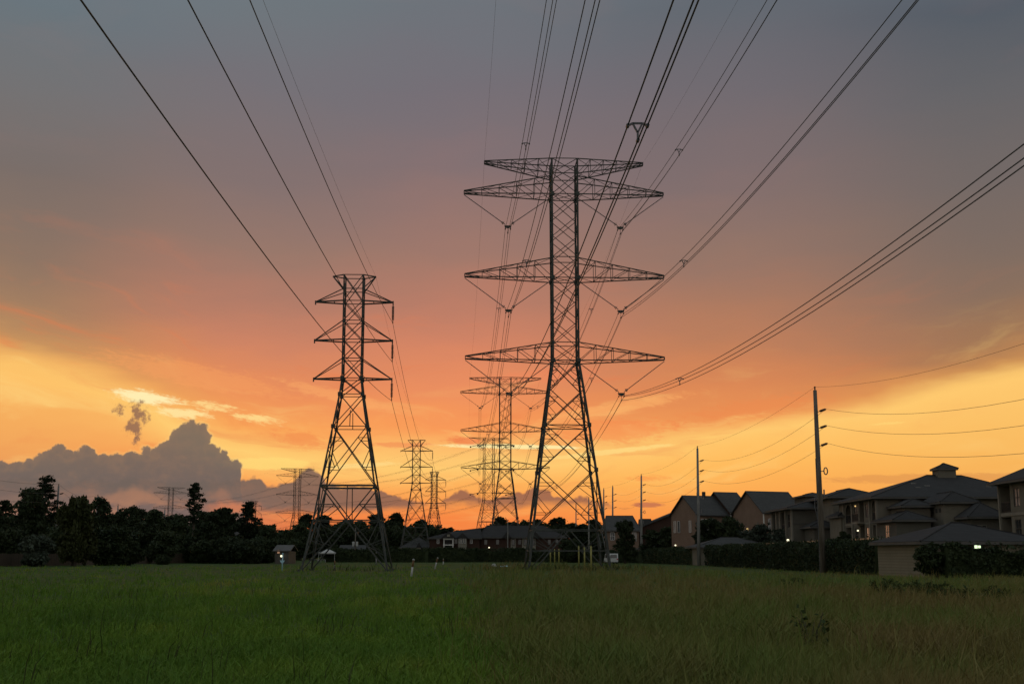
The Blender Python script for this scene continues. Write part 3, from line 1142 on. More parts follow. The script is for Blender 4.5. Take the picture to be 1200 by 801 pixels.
LP = [(63.5, 226, 569, 'grey utility pole standing clear beside the layered tree at far left'), (110.5, 266, 581, 'utility pole before the dark round tree behind the yellow-green tree'),
      (135, 312, 592, 'short-looking utility pole left of the domed tree'), (190.5, 341, 597, 'utility pole among the trees below the farthest wide-armed tower'),
      (271, 411, 606, 'utility pole between the broad tree and the conical pine')]
LENDS = []
for px, Y, pty, lb in LP:
    H = inv(px, pty, Y).z
    loc = Vector((gx(px, Y), Y, 0))
    t, ends = utility_pole(H, lb, loc, 0, (0, 0), 'concrete_pole', False, (1.6, 3.1, 4.6), 'utility poles behind the left fence', .22)
    LENDS.append([loc + e for e in ends])
pre = [e + Vector((3, -70, .3)) for e in LENDS[0]]
for k, lb in enumerate(('top wire of the poles behind the left fence', 'second wire of the poles behind the left fence', 'third wire of the poles behind the left fence')):
    pts = [pre[k]] + [q[k] for q in LENDS]
    o = thing('service_wire', lb, 'power line', pts[1], 0, 'wires behind the left fence')
    MB().tube([q - pts[1] for q in run(pts, [1.2] * 5, 14)], .018, 4).build('wire', M['wire'], o, True)

# pole with transformer cans
Yt = 318
t, e_ = utility_pole(inv(416, 618, Yt).z, 'pole carrying two pale transformer cans, behind the near narrow tower', Vector((gx(416, Yt), Yt, 0)), 0, (0, 0), 'wood', False, (1.5,), 'utility poles', .16)
for sx in (-.45, .45):
    z = inv(416, 637, Yt).z
    m = MB()
    m.tube([(sx, -.25, z - .55), (sx, -.25, z - .45), (sx, -.25, z + .45), (sx, -.25, z + .6)], [.25, .3, .3, .2], 12)
    m.beam((0, 0, z + .2), (sx, -.1, z + .2), .08)
    m.build('transformer_can', M['white'], t)
# thin grey steel post and its yellow guard behind the biggest tower's left side
Yt = 300
t = thing('guard_post', 'thin grey pole with a yellow guard sleeve at its foot, inside the second tower', 'pole', Vector((gx(595, Yt), Yt, 0)))
MB().tube([(0, 0, 0), (0, 0, inv(595, 609, Yt).z)], [.13, .10], 8).build('shaft', M['concrete_pole'], t)
MB().tube([(0, 0, 0), (0, 0, 2.0)], .2, 10).build('guard_sleeve', M['yellow'], t)
# ------------------------------------------------------------------ small posts in the field
rng = np.random.default_rng(7)
random.seed(5)


def marker(px, top, bot, Y, lean, label, r=.07, band='brownband', body='white', cap=True, group='marker posts in the field'):
    loc = Vector((gx(px, Y), Y, 0))
    H = inv(px, top, Y).z
    t = thing('marker_post', label, 'marker post', loc, R(random.uniform(-20, 20)), group)
    tv = Vector((lean * H, 0, H))
    m = MB().tube([(0, 0, -.1), tv * .58], r, 8)
    m.build('post', M[body], t, True)
    if band:
        MB().tube([tv * .575, tv * .96], [r * 1.03, r * 1.03], 8).build('band', M[band], t, True)
    if cap:
        MB().tube([tv * .955, tv * 1.0, tv * 1.03], [r * 1.25, r * 1.2, r * .5], 8).build('cap', M[body], t, True)
    return t


marker(482, 655, 675, 93, .13, 'nearest white marker post with brown upper band, leaning a little right', .075)
marker(509.5, 653, 665, 150, .28, 'white marker post with orange-brown top, leaning most, second from the front', .085)
marker(519.5, 654.5, 660, 215, .02, 'short upright white marker post right of the leaning one', .085)
marker(536, 654, 657, 300, 0, 'tiny pale marker post far back, left of the tall dry grass', .11, None)
marker(547, 653.5, 656.5, 310, .05, 'tiniest pale marker post at the corner of the tall dry grass', .10, None)
marker(392, 656, 668, 132, .04, 'short brown-topped post in the grass between the legs of the narrow near tower', .07, 'brownband', 'concrete_pole', False)
marker(441, 647, 657, 210, .0, 'pale grey post by the right leg of the narrow near tower', .12, None, 'concrete_pole', True)
for px, top, Y, lb in ((678.3, 639, 144, 'left yellow bollard of the three before the biggest tower base'), (685, 640, 137, 'middle yellow bollard of the three before the biggest tower base'),
                       (692.7, 639, 129, 'nearest and rightmost yellow bollard before the biggest tower base')):
    t = thing('bollard', lb, 'bollard', Vector((gx(px, Y), Y, 0)), 0, 'yellow bollards at the biggest tower')
    H = inv(px, top, Y).z
    MB().tube([(0, 0, -.1), (0, 0, H - .1)], .085, 12).build('pipe', M['yellow'], t, True)
    MB().tube([(0, 0, H - .1), (0, 0, H - .03), (0, 0, H)], [.085, .075, .03], 12).build('cap', M['yellow'], t, True)
for px, Y, lb in ((645, 205, 'left dim yellow bollard behind the biggest tower'), (650, 200, 'middle dim yellow bollard behind the biggest tower'), (655, 196, 'right dim yellow bollard behind the biggest tower')):
    t = thing('bollard', lb, 'bollard', Vector((gx(px, Y), Y, 0)), 0, 'dim yellow bollards behind the biggest tower')
    H = inv(px, 643, Y).z
    MB().tube([(0, 0, -.1), (0, 0, H - .06), (0, 0, H)], [.1, .1, .05], 10).build('pipe', M['yellow'], t, True)

# pale blue vent post with a triangular plate
t = thing('pipeline_post', 'pale blue post with a downward triangle plate, in the grass left of the narrow tower', 'sign post', Vector((gx(331, 128), 128, 0)))
H = inv(331, 648.5, 128).z
MB().tube([(0, 0, -.1), (0.02, 0, H)], .06, 8).build('post', M['bluewhite'], t, True)
zc = inv(331, 657.5, 128).z
MB().prism([(-.24, -.09, zc + .12), (.24, -.09, zc + .12), (.20, -.09, zc - .02), (.0, -.09, zc - .22), (-.20, -.09, zc - .02)], (0, .02, 0)).build('triangle_plate', M['bluewhite'], t)
MB().tube([(0.02, 0, H - .02), (0.02, 0, H + .03), (.02, 0, H + .08)], [.09, .09, .03], 8).build('cap', M['bluewhite'], t, True)

# litter by the edge of the dry grass
for px, py, Y, lb in ((579, 662.5, 152, 'crumpled white sack lying at the edge of the dry grass'), (593, 663, 150, 'flat pale-blue scrap lying in the dry grass')):
    m = MB()
    n = 9
    w_, h_ = (.38, .34) if px < 585 else (.75, .12)
    ringv = []
    for j in range(4):
        ring = []
        for k in range(n):
            a = 2 * math.pi * k / n
            rr = (1 - (j / 3.4) ** 2) * random.uniform(.75, 1.15)
            ring.append((w_ * rr * math.cos(a), w_ * .6 * rr * math.sin(a), h_ * j / 3 + .15))
        ringv.append(ring)
    o = len(m.v)
    for rg in ringv:
        m.v += [Vector(p) for p in rg]
    for j in range(3):
        for k in range(n):
            m.f.append((o + j * n + k, o + j * n + (k + 1) % n, o + (j + 1) * n + (k + 1) % n, o + (j + 1) * n + k))
    m.f.append(tuple(o + 3 * n + k for k in range(n)))
    b = m.build('litter', M['paper'] if px < 585 else M['bluewhite'])
    b.location = (gx(px, Y), Y, .12)
    tag(b, lb, 'litter')

# ------------------------------------------------------------------ vegetation
def leaf_quads(C, size, flat=0.0, droop=0.0, rs=None):
    """irregular leaf-spray quads at the points C"""
    rs = rs or rng
    n = len(C)
    a = rs.normal(size=(n, 3))
    a[:, 2] *= (1 - flat)
    a[:, 2] -= droop
    a /= np.linalg.norm(a, axis=1)[:, None]
    b = np.cross(a, rs.normal(size=(n, 3)))
    if flat:
        b[:, 2] *= (1 - flat)
    b /= np.linalg.norm(b, axis=1)[:, None] + 1e-9
    s = size * rs.uniform(.55, 1.35, (n, 1))
    l = a * s
    wv = b * s * rs.uniform(.35, .75, (n, 1))
    return np.stack([C - l, C + wv, C + l * rs.uniform(.7, 1.2, (n, 1)), C - wv * rs.uniform(.6, 1, (n, 1))], 1)


def ell_points(c, r, n, shell=.45, rs=None):
    rs = rs or rng
    d = rs.normal(size=(n, 3))
    d /= np.linalg.norm(d, axis=1)[:, None]
    rad = rs.uniform(shell, 1.0, (n, 1)) ** .6
    return np.array(c) + d * rad * np.array(r)


def crown(clumps, per, size, flat=0, droop=0):
    out = []
    for c, r in clumps:
        vol = (r[0] * r[1] * r[2]) ** (1 / 3)
        n = max(20, int(per * vol ** 2))
        out.append(leaf_quads(ell_points(c, r, n), size, flat, droop))
    return np.concatenate(out)


def limbs(mb, base_r, H, targets, split=.35, wob=.03):
    pts = [Vector((0, 0, -.2))]
    for k in range(1, 6):
        z = H * k / 5
        pts.append(Vector((random.uniform(-1, 1) * wob * H, random.uniform(-1, 1) * wob * H, z)))
    mb.tube(pts, [base_r * (1.25 - k * .2) for k in range(6)], 7)
    for tg in targets:
        tg = Vector(tg)
        z = min(max(tg.z * random.uniform(.5, .8), H * split), H * .97)
        k = min(int(z / H * 5), 4)
        st = pts[k].lerp(pts[k + 1], z / H * 5 - k)
        md = st.lerp(tg, .55) + Vector((random.uniform(-.3, .3), random.uniform(-.3, .3), random.uniform(0, .5)))
        r = base_r * .38
        mb.tube([st, md, tg], [r, r * .6, r * .2], 5)


def broadleaf(H, Wd, seed, m='leaf', low=.12, lobes=26, dome=False, size=.30, per=170):
    random.seed(seed)
    global rng
    rng = np.random.default_rng(seed)
    cl = []
    cz, vr = (1 + low) / 2 * .98, (1 - low) / 2
    for i in range(lobes):
        a = random.uniform(0, 2 * math.pi)
        sv = random.uniform(-.85, 1.0) ** 1
        z = cz + vr * sv * .88
        prof = math.sqrt(max(.06, 1 - sv * sv * .93)) if sv > 0 else 1 + .12 * sv
        rr = (Wd / 2) * prof * random.uniform(.55, 1.0) * .86
        s = Wd * random.uniform(.09, .18)
        zz = min(H * z, H - s * .5)
        cl.append(((rr * math.cos(a), rr * math.sin(a), zz), (s * 1.15, s * 1.15, s * random.uniform(.6, .85))))
        for q in range(2):
            e = s * random.uniform(.35, .6)
            b2 = random.uniform(0, 6.28)
            cl.append(((rr * math.cos(a) + s * math.cos(b2), rr * math.sin(a) + s * math.sin(b2), min(zz + s * random.uniform(-.3, .6), H)), (e, e, e * .6)))
    for i in range(6):   # inner mass
        z = low + (1 - low) * (.15 + .11 * i)
        s = Wd * .24
        cl.append(((random.uniform(-.1, .1) * Wd, random.uniform(-.1, .1) * Wd, H * z), (s * 1.1, s * 1.1, s * .9)))
    mb = MB()
    limbs(mb, max(.10, H * .022), H * .72, [c for c, r in cl[:9]], .2)
    Q = crown(cl, per, size)
    big = cl[:lobes]
    C = np.concatenate([ell_points(c, [q * 1.5 for q in r], 46, .75) for c, r in big])
    return np.concatenate([Q, leaf_quads(C, size * .8)]), mb, m


def pine(H, Wd, seed, kind='layer', size=.26):
    """loblolly-like pine: bare trunk, separate pads of needles on near-level limbs"""
    random.seed(seed)
    global rng
    rng = np.random.default_rng(seed)
    cl = []
    n = {'layer': 40, 'cone': 46, 'tall': 30}[kind]
    lo_ = {'layer': .38, 'cone': .22, 'tall': .52}[kind]
    for i in range(n):
        z = lo_ + (1 - lo_) * (i + random.uniform(-.3, .3)) / n
        t = (z - lo_) / (1 - lo_)
        env = {'layer': (.78 + .25 * math.sin(t * 9 + seed)) * (1 - t ** 7) ** .6, 'cone': (.55 + .5 * math.sin(math.pi * (t * .85 + .12))) * (1 - t ** 5) ** .7 * (.9 + .22 * math.sin(t * 14)), 'tall': (.62 + .38 * math.sin(t * math.pi)) * (1 - t ** 7) ** .7 * (.85 + .25 * math.sin(t * 17))}[kind]
        a = i * 2.4 + random.uniform(-.5, .5)
        rr = Wd / 2 * env * random.uniform(.35, 1.0) * .86
        s = Wd * random.uniform(.07, .13)
        cl.append(((rr * math.cos(a), rr * math.sin(a), H * min(z, .985) - s * .2), (s * 1.5, s * 1.5, s * (.42 if kind == 'layer' else .68))))
        for q in range(2):
            cl.append(((rr * 1.25 * math.cos(a + (q - .5) * .7), rr * 1.25 * math.sin(a + (q - .5) * .7), H * min(z, .985) - s * random.uniform(-.3, .6)), (s * .8, s * .8, s * .3)))
    mb = MB()
    limbs(mb, H * .014 + .05, H * .97, [], .2, .008)
    for c, r in cl:
        c = Vector(c)
        st = Vector((0, 0, c.z - .05 * H * random.uniform(.2, .8)))
        mb.tube([st, c], [.07, .03], 4)
    Q = crown(cl, 105, size, .25)
    C = np.concatenate([ell_points(c, [q * 1.5 for q in r], 14, .7) for c, r in cl])
    return np.concatenate([Q, leaf_quads(C, size * .8)]), mb, 'pine'


def weeping(H, Wd, seed):
    random.seed(seed)
    global rng
    rng = np.random.default_rng(seed)
    cl = []
    for i in range(44):
        a = random.uniform(0, 2 * math.pi)
        z = random.uniform(.12, .95)
        prof = math.sqrt(max(0.05, 1 - ((z - .45) / .58) ** 2))
        rr = Wd / 2 * prof * random.uniform(.5, .85)
        s = Wd * random.uniform(.09, .15)
        cl.append(((rr * math.cos(a), rr * math.sin(a), H * z), (s * .8, s * .8, s * 1.7)))
    for i in range(6):
        cl.append(((0, 0, H * (.2 + .12 * i)), (Wd * .28, Wd * .28, H * .12)))
    mb = MB()
    limbs(mb, .32, H * .8, [c for c, r in cl[:10]], .2)
    return crown(cl, 150, .32, 0, 1.6), mb, 'willow'


def plant_tree(name, spec, px, Y, label, cat='tree', group=None, rz=0.0):
    Q, mb, m = spec
    t = thing(name, label, cat, Vector((gx(px, Y), Y, 0)), rz, group)
    mb.build('trunk', M['bark'], t)
    quads_mesh('crown', Q, M[m], t)
    return t


def dims(px, top, Y, wpx, k=1.0):
    return inv(px, top, Y).z, wpx * Y / F * k


GL = 'trees behind the left fence'
H, W_ = dims(3, 586, 205, 26)
plant_tree('pine_tree', pine(H, W_, 3, 'layer'), 3, 205, 'dark pine cut off by the left edge of the photo', 'tree', GL)
H, W_ = dims(49, 557, 224, 36)
plant_tree('pine_tree', pine(H, W_, 10, 'layer', .24), 49, 224, 'layered dark pine towering beside the clear pole at far left', 'tree', GL)
H, W_ = dims(32, 571, 215, 38, 1.28)
plant_tree('broadleaf_tree', broadleaf(H, W_, 21, 'leaf', .15, 32), 32, 215, 'rounded dark tree leaning against the layered pine at far left', 'tree', GL)
H, W_ = dims(86, 586, 186, 54)
plant_tree('weeping_tree', weeping(H, W_, 5), 86, 186, 'big yellow-green drooping tree, the lightest crown behind the left fence', 'tree', GL)
H, W_ = dims(114, 582, 250, 28, 1.28)
plant_tree('broadleaf_tree', broadleaf(H, W_, 8, 'leaf', .2, 24), 114, 250, 'dark rounded tree just right of the drooping yellow-green tree', 'tree', GL)
H, W_ = dims(150, 592, 310, 34, 1.28)
plant_tree('broadleaf_tree', broadleaf(H, W_, 11, 'leaf', .2, 30), 150, 310, 'domed tree with sky showing through its top, left of centre of the treeline', 'tree', GL)
H, W_ = dims(183, 596, 320, 34, 1.28)
plant_tree('broadleaf_tree', broadleaf(H, W_, 12, 'leaf', .15, 26), 183, 320, 'low bumpy tree under the farthest wide-armed tower', 'tree', GL)
H, W_ = dims(205, 600, 300, 30, 1.28)
plant_tree('broadleaf_tree', broadleaf(H, W_, 13, 'leaf', .1, 24), 205, 300, 'dark tree filling the gap left of the tallest pine', 'tree', GL)
H, W_ = dims(225, 565, 262, 25)
plant_tree('pine_tree', pine(H, W_, 31, 'tall', .26), 225, 262, 'tallest pine with a long bare trunk and tufted top', 'tree', GL)
H, W_ = dims(254, 590, 252, 40, 1.28)
plant_tree('broadleaf_tree', broadleaf(H, W_, 17, 'leaf', .15, 34), 254, 252, 'broad dense tree right of the tallest pine, its edge glowing through', 'tree', GL)
H, W_ = dims(289, 588, 262, 31)
plant_tree('pine_tree', pine(H, W_, 44, 'cone', .27), 289, 262, 'conical pine with sky showing between its pads', 'tree', GL)
H, W_ = dims(317, 616, 280, 34, 1.28)
plant_tree('broadleaf_tree', broadleaf(H, W_, 19, 'leaf', .08, 28), 317, 280, 'low round tree at the right end of the left treeline', 'tree', GL)
H, W_ = dims(305, 627, 250, 34, 1.28)
plant_tree('broadleaf_tree', broadleaf(H, W_, 20, 'leaf', .03, 26), 303, 250, 'squat dark tree before the low round tree, reaching the ground', 'tree', GL)
# lower growth along the fence
under = [(42, 627, 178, 34, 'grey', 'grey-green bushy shrub at the foot of the drooping tree, left side'), (14, 622, 186, 36, 'leaf', 'dark bush low at the far left edge over the fence'),
         (63, 612, 200, 34, 'leaf', 'dark bush between the layered pine and the drooping tree'), (126, 612, 195, 44, 'hedge', 'large rounded bush with dull blossom tips right of the drooping tree'),
         (150, 622, 200, 30, 'leaf', 'bush over the fence right of the rounded bush'), (170, 610, 240, 34, 'leaf', 'dark bush under the domed tree'),
         (192, 622, 228, 30, 'leaf', 'bush behind the gap in the fence'), (191, 652, 215, 13, 'hedge', 'small round shrub standing in the fence gap'),
         (218, 628, 255, 34, 'leaf', 'bush round the foot of the tallest pine'), (243, 634, 245, 36, 'hedge', 'low bush over the fence with reddish leaves near a house'),
         (270, 628, 240, 36, 'leaf', 'bush under the broad dense tree'), (292, 632, 236, 30, 'leaf', 'bush behind the right end of the fence'), (5, 604, 195, 30, 'leaf', 'dark leafy mass under the cut-off pine'),
         (110, 600, 300, 30, 'leaf', 'dark crown filling between the drooping tree and the far trees'), (238, 606, 330, 30, 'leaf', 'shadowed crown between the tallest pine and the broad tree'),
         (328, 624, 330, 22, 'leaf', 'dim tree close left of the hazy wide-armed tower')]
for i, (px, top, Y, wp, m, lb) in enumerate(under):
    H, W_ = dims(px, top, Y, wp, 1.2)
    plant_tree('shrub', broadleaf(H, W_, 60 + i, m, .0, 26, size=.28), px, Y, lb, 'shrub', 'undergrowth behind the left fence')

back = [(8, 604, 'far left edge'), (26, 608, 'leaning tree'), (66, 600, 'layered pine right side'), (98, 602, 'drooping tree crown'), (124, 600, 'blossom-tipped bush'), (140, 606, 'short-looking pole'), (160, 602, 'domed tree'),
        (176, 604, 'low bumpy tree'), (196, 606, 'far pole wires'), (214, 604, 'tallest pine trunk left side'), (234, 606, 'tallest pine trunk right side'), (262, 602, 'broad dense tree'), (276, 608, 'pole by the conical pine'),
        (296, 612, 'conical pine foot'), (310, 618, 'low round tree'), (334, 622, 'pale house with orange window')]
for i, (px, top, lb) in enumerate(back):
    Y = 345 + (i * 17) % 30
    H, W_ = dims(px, top, Y, 42)
    plant_tree('broadleaf_tree', broadleaf(H, W_, 500 + i, 'leaf', .0, 30, size=.38, per=80), px, Y, 'dim background crown behind the ' + lb, 'tree', 'background crowns of the left treeline')

# middle belt of trees behind the far houses
mid = [(346, 618, 26, 'b'), (358, 603, 20, 'p'), (377, 604, 18, 'p'), (392, 612, 26, 'b'), (409, 609, 24, 'b'), (424, 611, 22, 'b'), (441, 602, 20, 'p'), (456, 606, 24, 'b'), (463, 601, 14, 'p'),
       (476, 612, 22, 'b'), (493, 609, 20, 'p'), (505, 613, 20, 'b'), (524, 618, 16, 'p'), (541, 617, 14, 'b'), (557, 621, 14, 'p'), (568, 618, 12, 'p'), (586, 606, 18, 'p'), (599, 611, 18, 'b'), (612, 608, 20, 'b'),
       (625, 608, 18, 'b'), (639, 611, 16, 'b'), (654, 607, 20, 'p'), (671, 613, 16, 'p'), (683, 614, 14, 'p'), (695, 608, 16, 'p'), (706, 612, 16, 'b')]
what = {'b': 'rounded', 'p': 'ragged pine-like'}
refs = ['just right of the hazy wide-armed tower', 'inside the left leg of the narrow near tower', 'left of centre inside the narrow near tower', 'above the pale tent', 'above the low grey house',
        'above the pole with transformer cans', 'at the right leg of the narrow near tower', 'just right of the narrow near tower', 'making the sharp tip right of the narrow near tower', 'left of the midway narrow tower',
        'behind the midway narrow tower', 'behind the rusty narrow tower', 'right of the rusty narrow tower over the row roofs', 'alone over the balcony house', 'over the bay window house', 'just left of the third tower',
        'inside the second tower at its left', 'inside the second tower at its middle', 'between the second tower and the biggest one', 'just left of the biggest tower', 'inside the biggest tower at its left leg',
        'left of the middle inside the biggest tower', 'at the middle of the biggest tower base', 'right of the middle inside the biggest tower', 'inside the biggest tower at its right', 'at the right leg of the biggest tower']
for i, ((px, top, wp, k), rf) in enumerate(zip(mid, refs)):
    Y = 395 + (i * 37) % 60
    H, W_ = dims(px, top, Y, wp + 12)
    sp = broadleaf(H, W_, 200 + i, 'leaf', .0, 24, size=.42, per=70) if k == 'b' else pine(H, W_ * .95, 200 + i, ('layer', 'cone', 'tall')[i % 3], .40)
    t = plant_tree('broadleaf_tree' if k == 'b' else 'pine_tree', sp, px, Y, 'distant ' + what[k] + ' tree ' + rf, 'tree', 'belt of trees behind the far houses')
for i, px in enumerate((576, 588, 600, 612, 624, 636, 648, 660, 676, 688, 698)):
    Y = 405 + (i * 13) % 20
    H, W_ = dims(px, 613 + (i * 5) % 7, Y, 26)
    lbs = ['third tower right leg', 'second tower left leg', 'thin grey pole', 'second tower right leg', 'gap left of the biggest tower', 'left leg of the biggest tower', 'left yellow bollards', 'farther wooden pole in the biggest tower',
           'farthest dark pole', 'far pole in the tower base', 'right leg of the biggest tower']
    plant_tree('broadleaf_tree', broadleaf(H, W_, 340 + i, 'leaf', .0, 20, size=.42, per=60), px, Y, 'low dark crown of the far belt behind the ' + lbs[i], 'tree', 'low crowns behind the far houses')
# lower filler crowns of the same belt
for i, px in enumerate((352, 368, 384, 400, 416, 432, 448, 466, 482, 500)):
    Y = 372 + (i * 13) % 20
    H, W_ = dims(px, 611 + (i * 7) % 9, Y, 30)
    lbs = ['left foot of the narrow near tower', 'tent left side', 'tent top', 'tent right side', 'low grey house', 'can pole', 'near tower right foot', 'dark roof left end', 'midway tower', 'rusty tower']
    plant_tree('broadleaf_tree', broadleaf(H, W_, 300 + i, 'leaf', .0, 20, size=.42, per=60), px, Y, 'low dark crown filling the belt behind the ' + lbs[i], 'tree', 'low crowns behind the far houses')

# trees among the apartments on the right
ra = [(733, 604, 238, 26, 'leaf', 'tall dark tree before the grey gable roof, right of the biggest tower'), (764, 618, 250, 24, 'leaf', 'dark bushy tree between third pole and sloping roofline'),
      (783, 612, 246, 26, 'leaf', 'dark bushy tree against the left wall of the tan townhouse'), (832, 605, 215, 40, 'leaf', 'round dark tree left half in front of the townhouse'),
      (854, 604, 213, 38, 'leaf', 'round dark tree right half in front of the townhouse'), (888, 614, 205, 42, 'grey', 'grey-green bushy tree before the villa balconies'), (913, 621, 192, 34, 'grey', 'lower grey-green bush at the villa corner'),
      (702, 622, 252, 22, 'leaf', 'dark shrub-like tree behind the right leg of the biggest tower'), (668, 630, 275, 30, 'leaf', 'low dark tree inside the biggest tower base, right of the brick house'),
      (990, 622, 150, 16, 'leaf', 'small leafy tree poking over the carport at the balcony house')]
for i, (px, top, Y, wp, m, lb) in enumerate(ra):
    H, W_ = dims(px, top, Y, wp)
    plant_tree('broadleaf_tree', broadleaf(H, W_, 400 + i, m, .0 if i != 9 else .3, 30, size=.25, per=210), px, Y, lb, 'tree', 'trees among the apartments')


# hedges
def hedge(P0, P1, width, h, label, seed, per=150, size=.13, sprigs=110, name='hedge', m='hedge', hvar=.16):
    """clipped hedge between two ground points, leaves over a dense core"""
    rs = np.random.default_rng(seed)
    P0, P1 = Vector(P0), Vector(P1)
    L = (P1 - P0).length
    u = (P1 - P0).normalized()
    n = Vector((-u.y, u.x, 0))
    t = thing(name, label, 'hedge', P0, math.atan2(u.y, u.x))
    N = int(per * L * (h + width))
    x = rs.uniform(0, L, N)
    side = rs.random(N)
    fr = h / (h + width)
    y = np.where(side < fr, rs.choice([-1, 1], N, p=[.35, .65]) * -width / 2, rs.uniform(-width / 2, width / 2, N))
    hh = h * (1 + hvar * np.sin(x * .55 + seed) * np.sin(x * .21 + 1) + rs.normal(0, .03, N) + .05 * np.sin(x * 2.3))
    z = np.where(side < fr, rs.uniform(0, 1, N) ** .9 * hh, hh)
    lump = .22 * np.sin(x * 1.1 + z * 1.7 + seed) * np.sin(x * .37 + 2 * z)
    y = y + np.sign(y) * lump + rs.normal(0, .10, N)
    C = np.stack([x, y, z], 1)
    Q = leaf_quads(C, size, rs=rs)
    # sprigs standing out of the top
    ns = int(sprigs * L / 10)
    if ns:
        sx = rs.uniform(0, L, ns)
        k = 7
        T = rs.random((ns, k))
        hgt = rs.uniform(.1, .75, (ns, 1)) ** 1.3
        C2 = np.stack([(sx[:, None] + rs.normal(0, .06, (ns, k))), rs.uniform(-width / 2, width / 2, (ns, 1)) + rs.normal(0, .05, (ns, k)), h * .98 + T * hgt], 2).reshape(-1, 3)
        Q = np.concatenate([Q, leaf_quads(C2, size * .8, rs=rs)])
    core = []
    xs_ = np.linspace(0, L, max(2, int(L / 2)))
    w2 = width / 2 - .22
    hz_ = lambda x: h * (1 + hvar * math.sin(x * .55 + seed) * math.sin(x * .21 + 1)) - .15
    for a, b in zip(xs_, xs_[1:]):
        core += [[(a, -w2, 0), (b, -w2, 0), (b, -w2, hz_(b)), (a, -w2, hz_(a))], [(a, w2, 0), (b, w2, 0), (b, w2, hz_(b)), (a, w2, hz_(a))],
                 [(a, -w2, hz_(a)), (b, -w2, hz_(b)), (b, w2, hz_(b)), (a, w2, hz_(a))]]
    core += [[(0, -w2, 0), (0, w2, 0), (0, w2, hz_(0)), (0, -w2, hz_(0))], [(L, -w2, 0), (L, w2, 0), (L, w2, hz_(L)), (L, -w2, hz_(L))]]
    Q = np.concatenate([Q, np.array(core)])
    quads_mesh('foliage', Q, M[m], t)
    return t


def gp(px, Y, dx_=0):
    return Vector((gx(px, Y) + dx_, Y, 0))


hedge(gp(834, 192), (30.3, 103, 0), 1.8, 2.55, 'long dark hedge along the right field side, from second pole to tan garage', 1, per=120)
hedge((30.9, 90.2, 0), (48, 89.6, 0), 1.6, 2.05, 'dark hedge in front of the tan garage at the right edge', 2, per=190)
hedge(gp(757, 252), gp(816, 205), 1.8, 2.5, 'hedge between the third and second utility poles', 3, per=60)
hedge(gp(624, 292), gp(752, 256), 2.0, 2.2, 'low hedge running behind the biggest tower to the third pole', 4, per=40, size=.2)
hedge(gp(497, 285), gp(626, 292), 2.0, 2.8, 'dark far hedge in front of the brick row houses', 5, per=40, size=.22)
hedge(gp(383, 290), gp(500, 282), 2.2, 2.6, 'dark far hedge from the pale tent to the midway tower', 6, per=40, size=.22)
H, W_ = dims(1086, 636, 91.5, 34)
plant_tree('shrub', broadleaf(2.75, 2.6, 71, 'hedge', .0, 26, size=.14, per=420), 1092, 91.3, 'leafy shrub bulging over the hedge at the garage corner', 'shrub')
# thin vine growing up the siding
t = thing('climbing_vine', 'thin leafy vine sprawling left from the shrub across the tan siding', 'plant', Vector((30.4, 90.6, 0)))
random.seed(9)
rs9 = np.random.default_rng(9)
m, C = MB(), []
for k in range(5):
    pts = [Vector((.4, 0, .5))]
    for j in range(7):
        pts.append(pts[-1] + Vector((-.13 + random.uniform(-.1, .06), random.uniform(-.04, .04), .24 + random.uniform(-.08, .08))))
    m.tube(pts, .012, 4)
    for p in pts[2:]:
        for _ in range(5):
            C.append(p + Vector((random.uniform(-.14, .14), random.uniform(-.08, .08), random.uniform(-.12, .12))))
m.build('stem', M['bark'], t)
quads_mesh('leaves', leaf_quads(np.array([tuple(c) for c in C]), .10, rs=rs9), M['hedge'], t)


# board fence on the left
def board_fence(P0, P1, h, label, seed):
    random.seed(seed)
    P0, P1 = Vector(P0), Vector(P1)
    L = (P1 - P0).length
    u = (P1 - P0).normalized()
    t = thing('board_fence', label, 'fence', P0, math.atan2(u.y, u.x), 'left board fences')
    m = MB()
    x = 0
    while x < L:
        wd = .29
        hh = h + random.uniform(-.07, .07)
        m.box(x, x + wd - .02, -.02, .02 + random.uniform(0, .015), 0.02, hh)
        x += wd
    m.build('boards', M['fence'], t)
    m = MB()
    for z in (.4, h * .55, h - .3):
        m.box(0, L, .04, .10, z, z + .09)
    m.build('rails', M['fence'], t)
    for k in range(int(L / 5) + 1):
        MB().box(k * 5 - .06, k * 5 + .06, .10, .22, 0, h).build('post', M['fence'], t)


board_fence((-72, 150, 0), gp(185, 245), 1.8, 'brown board fence at far left under the drooping tree', 1)
board_fence(gp(198, 246), gp(290, 285), 1.9, 'brown board fence under the conical pine, right of the fence gap', 2)
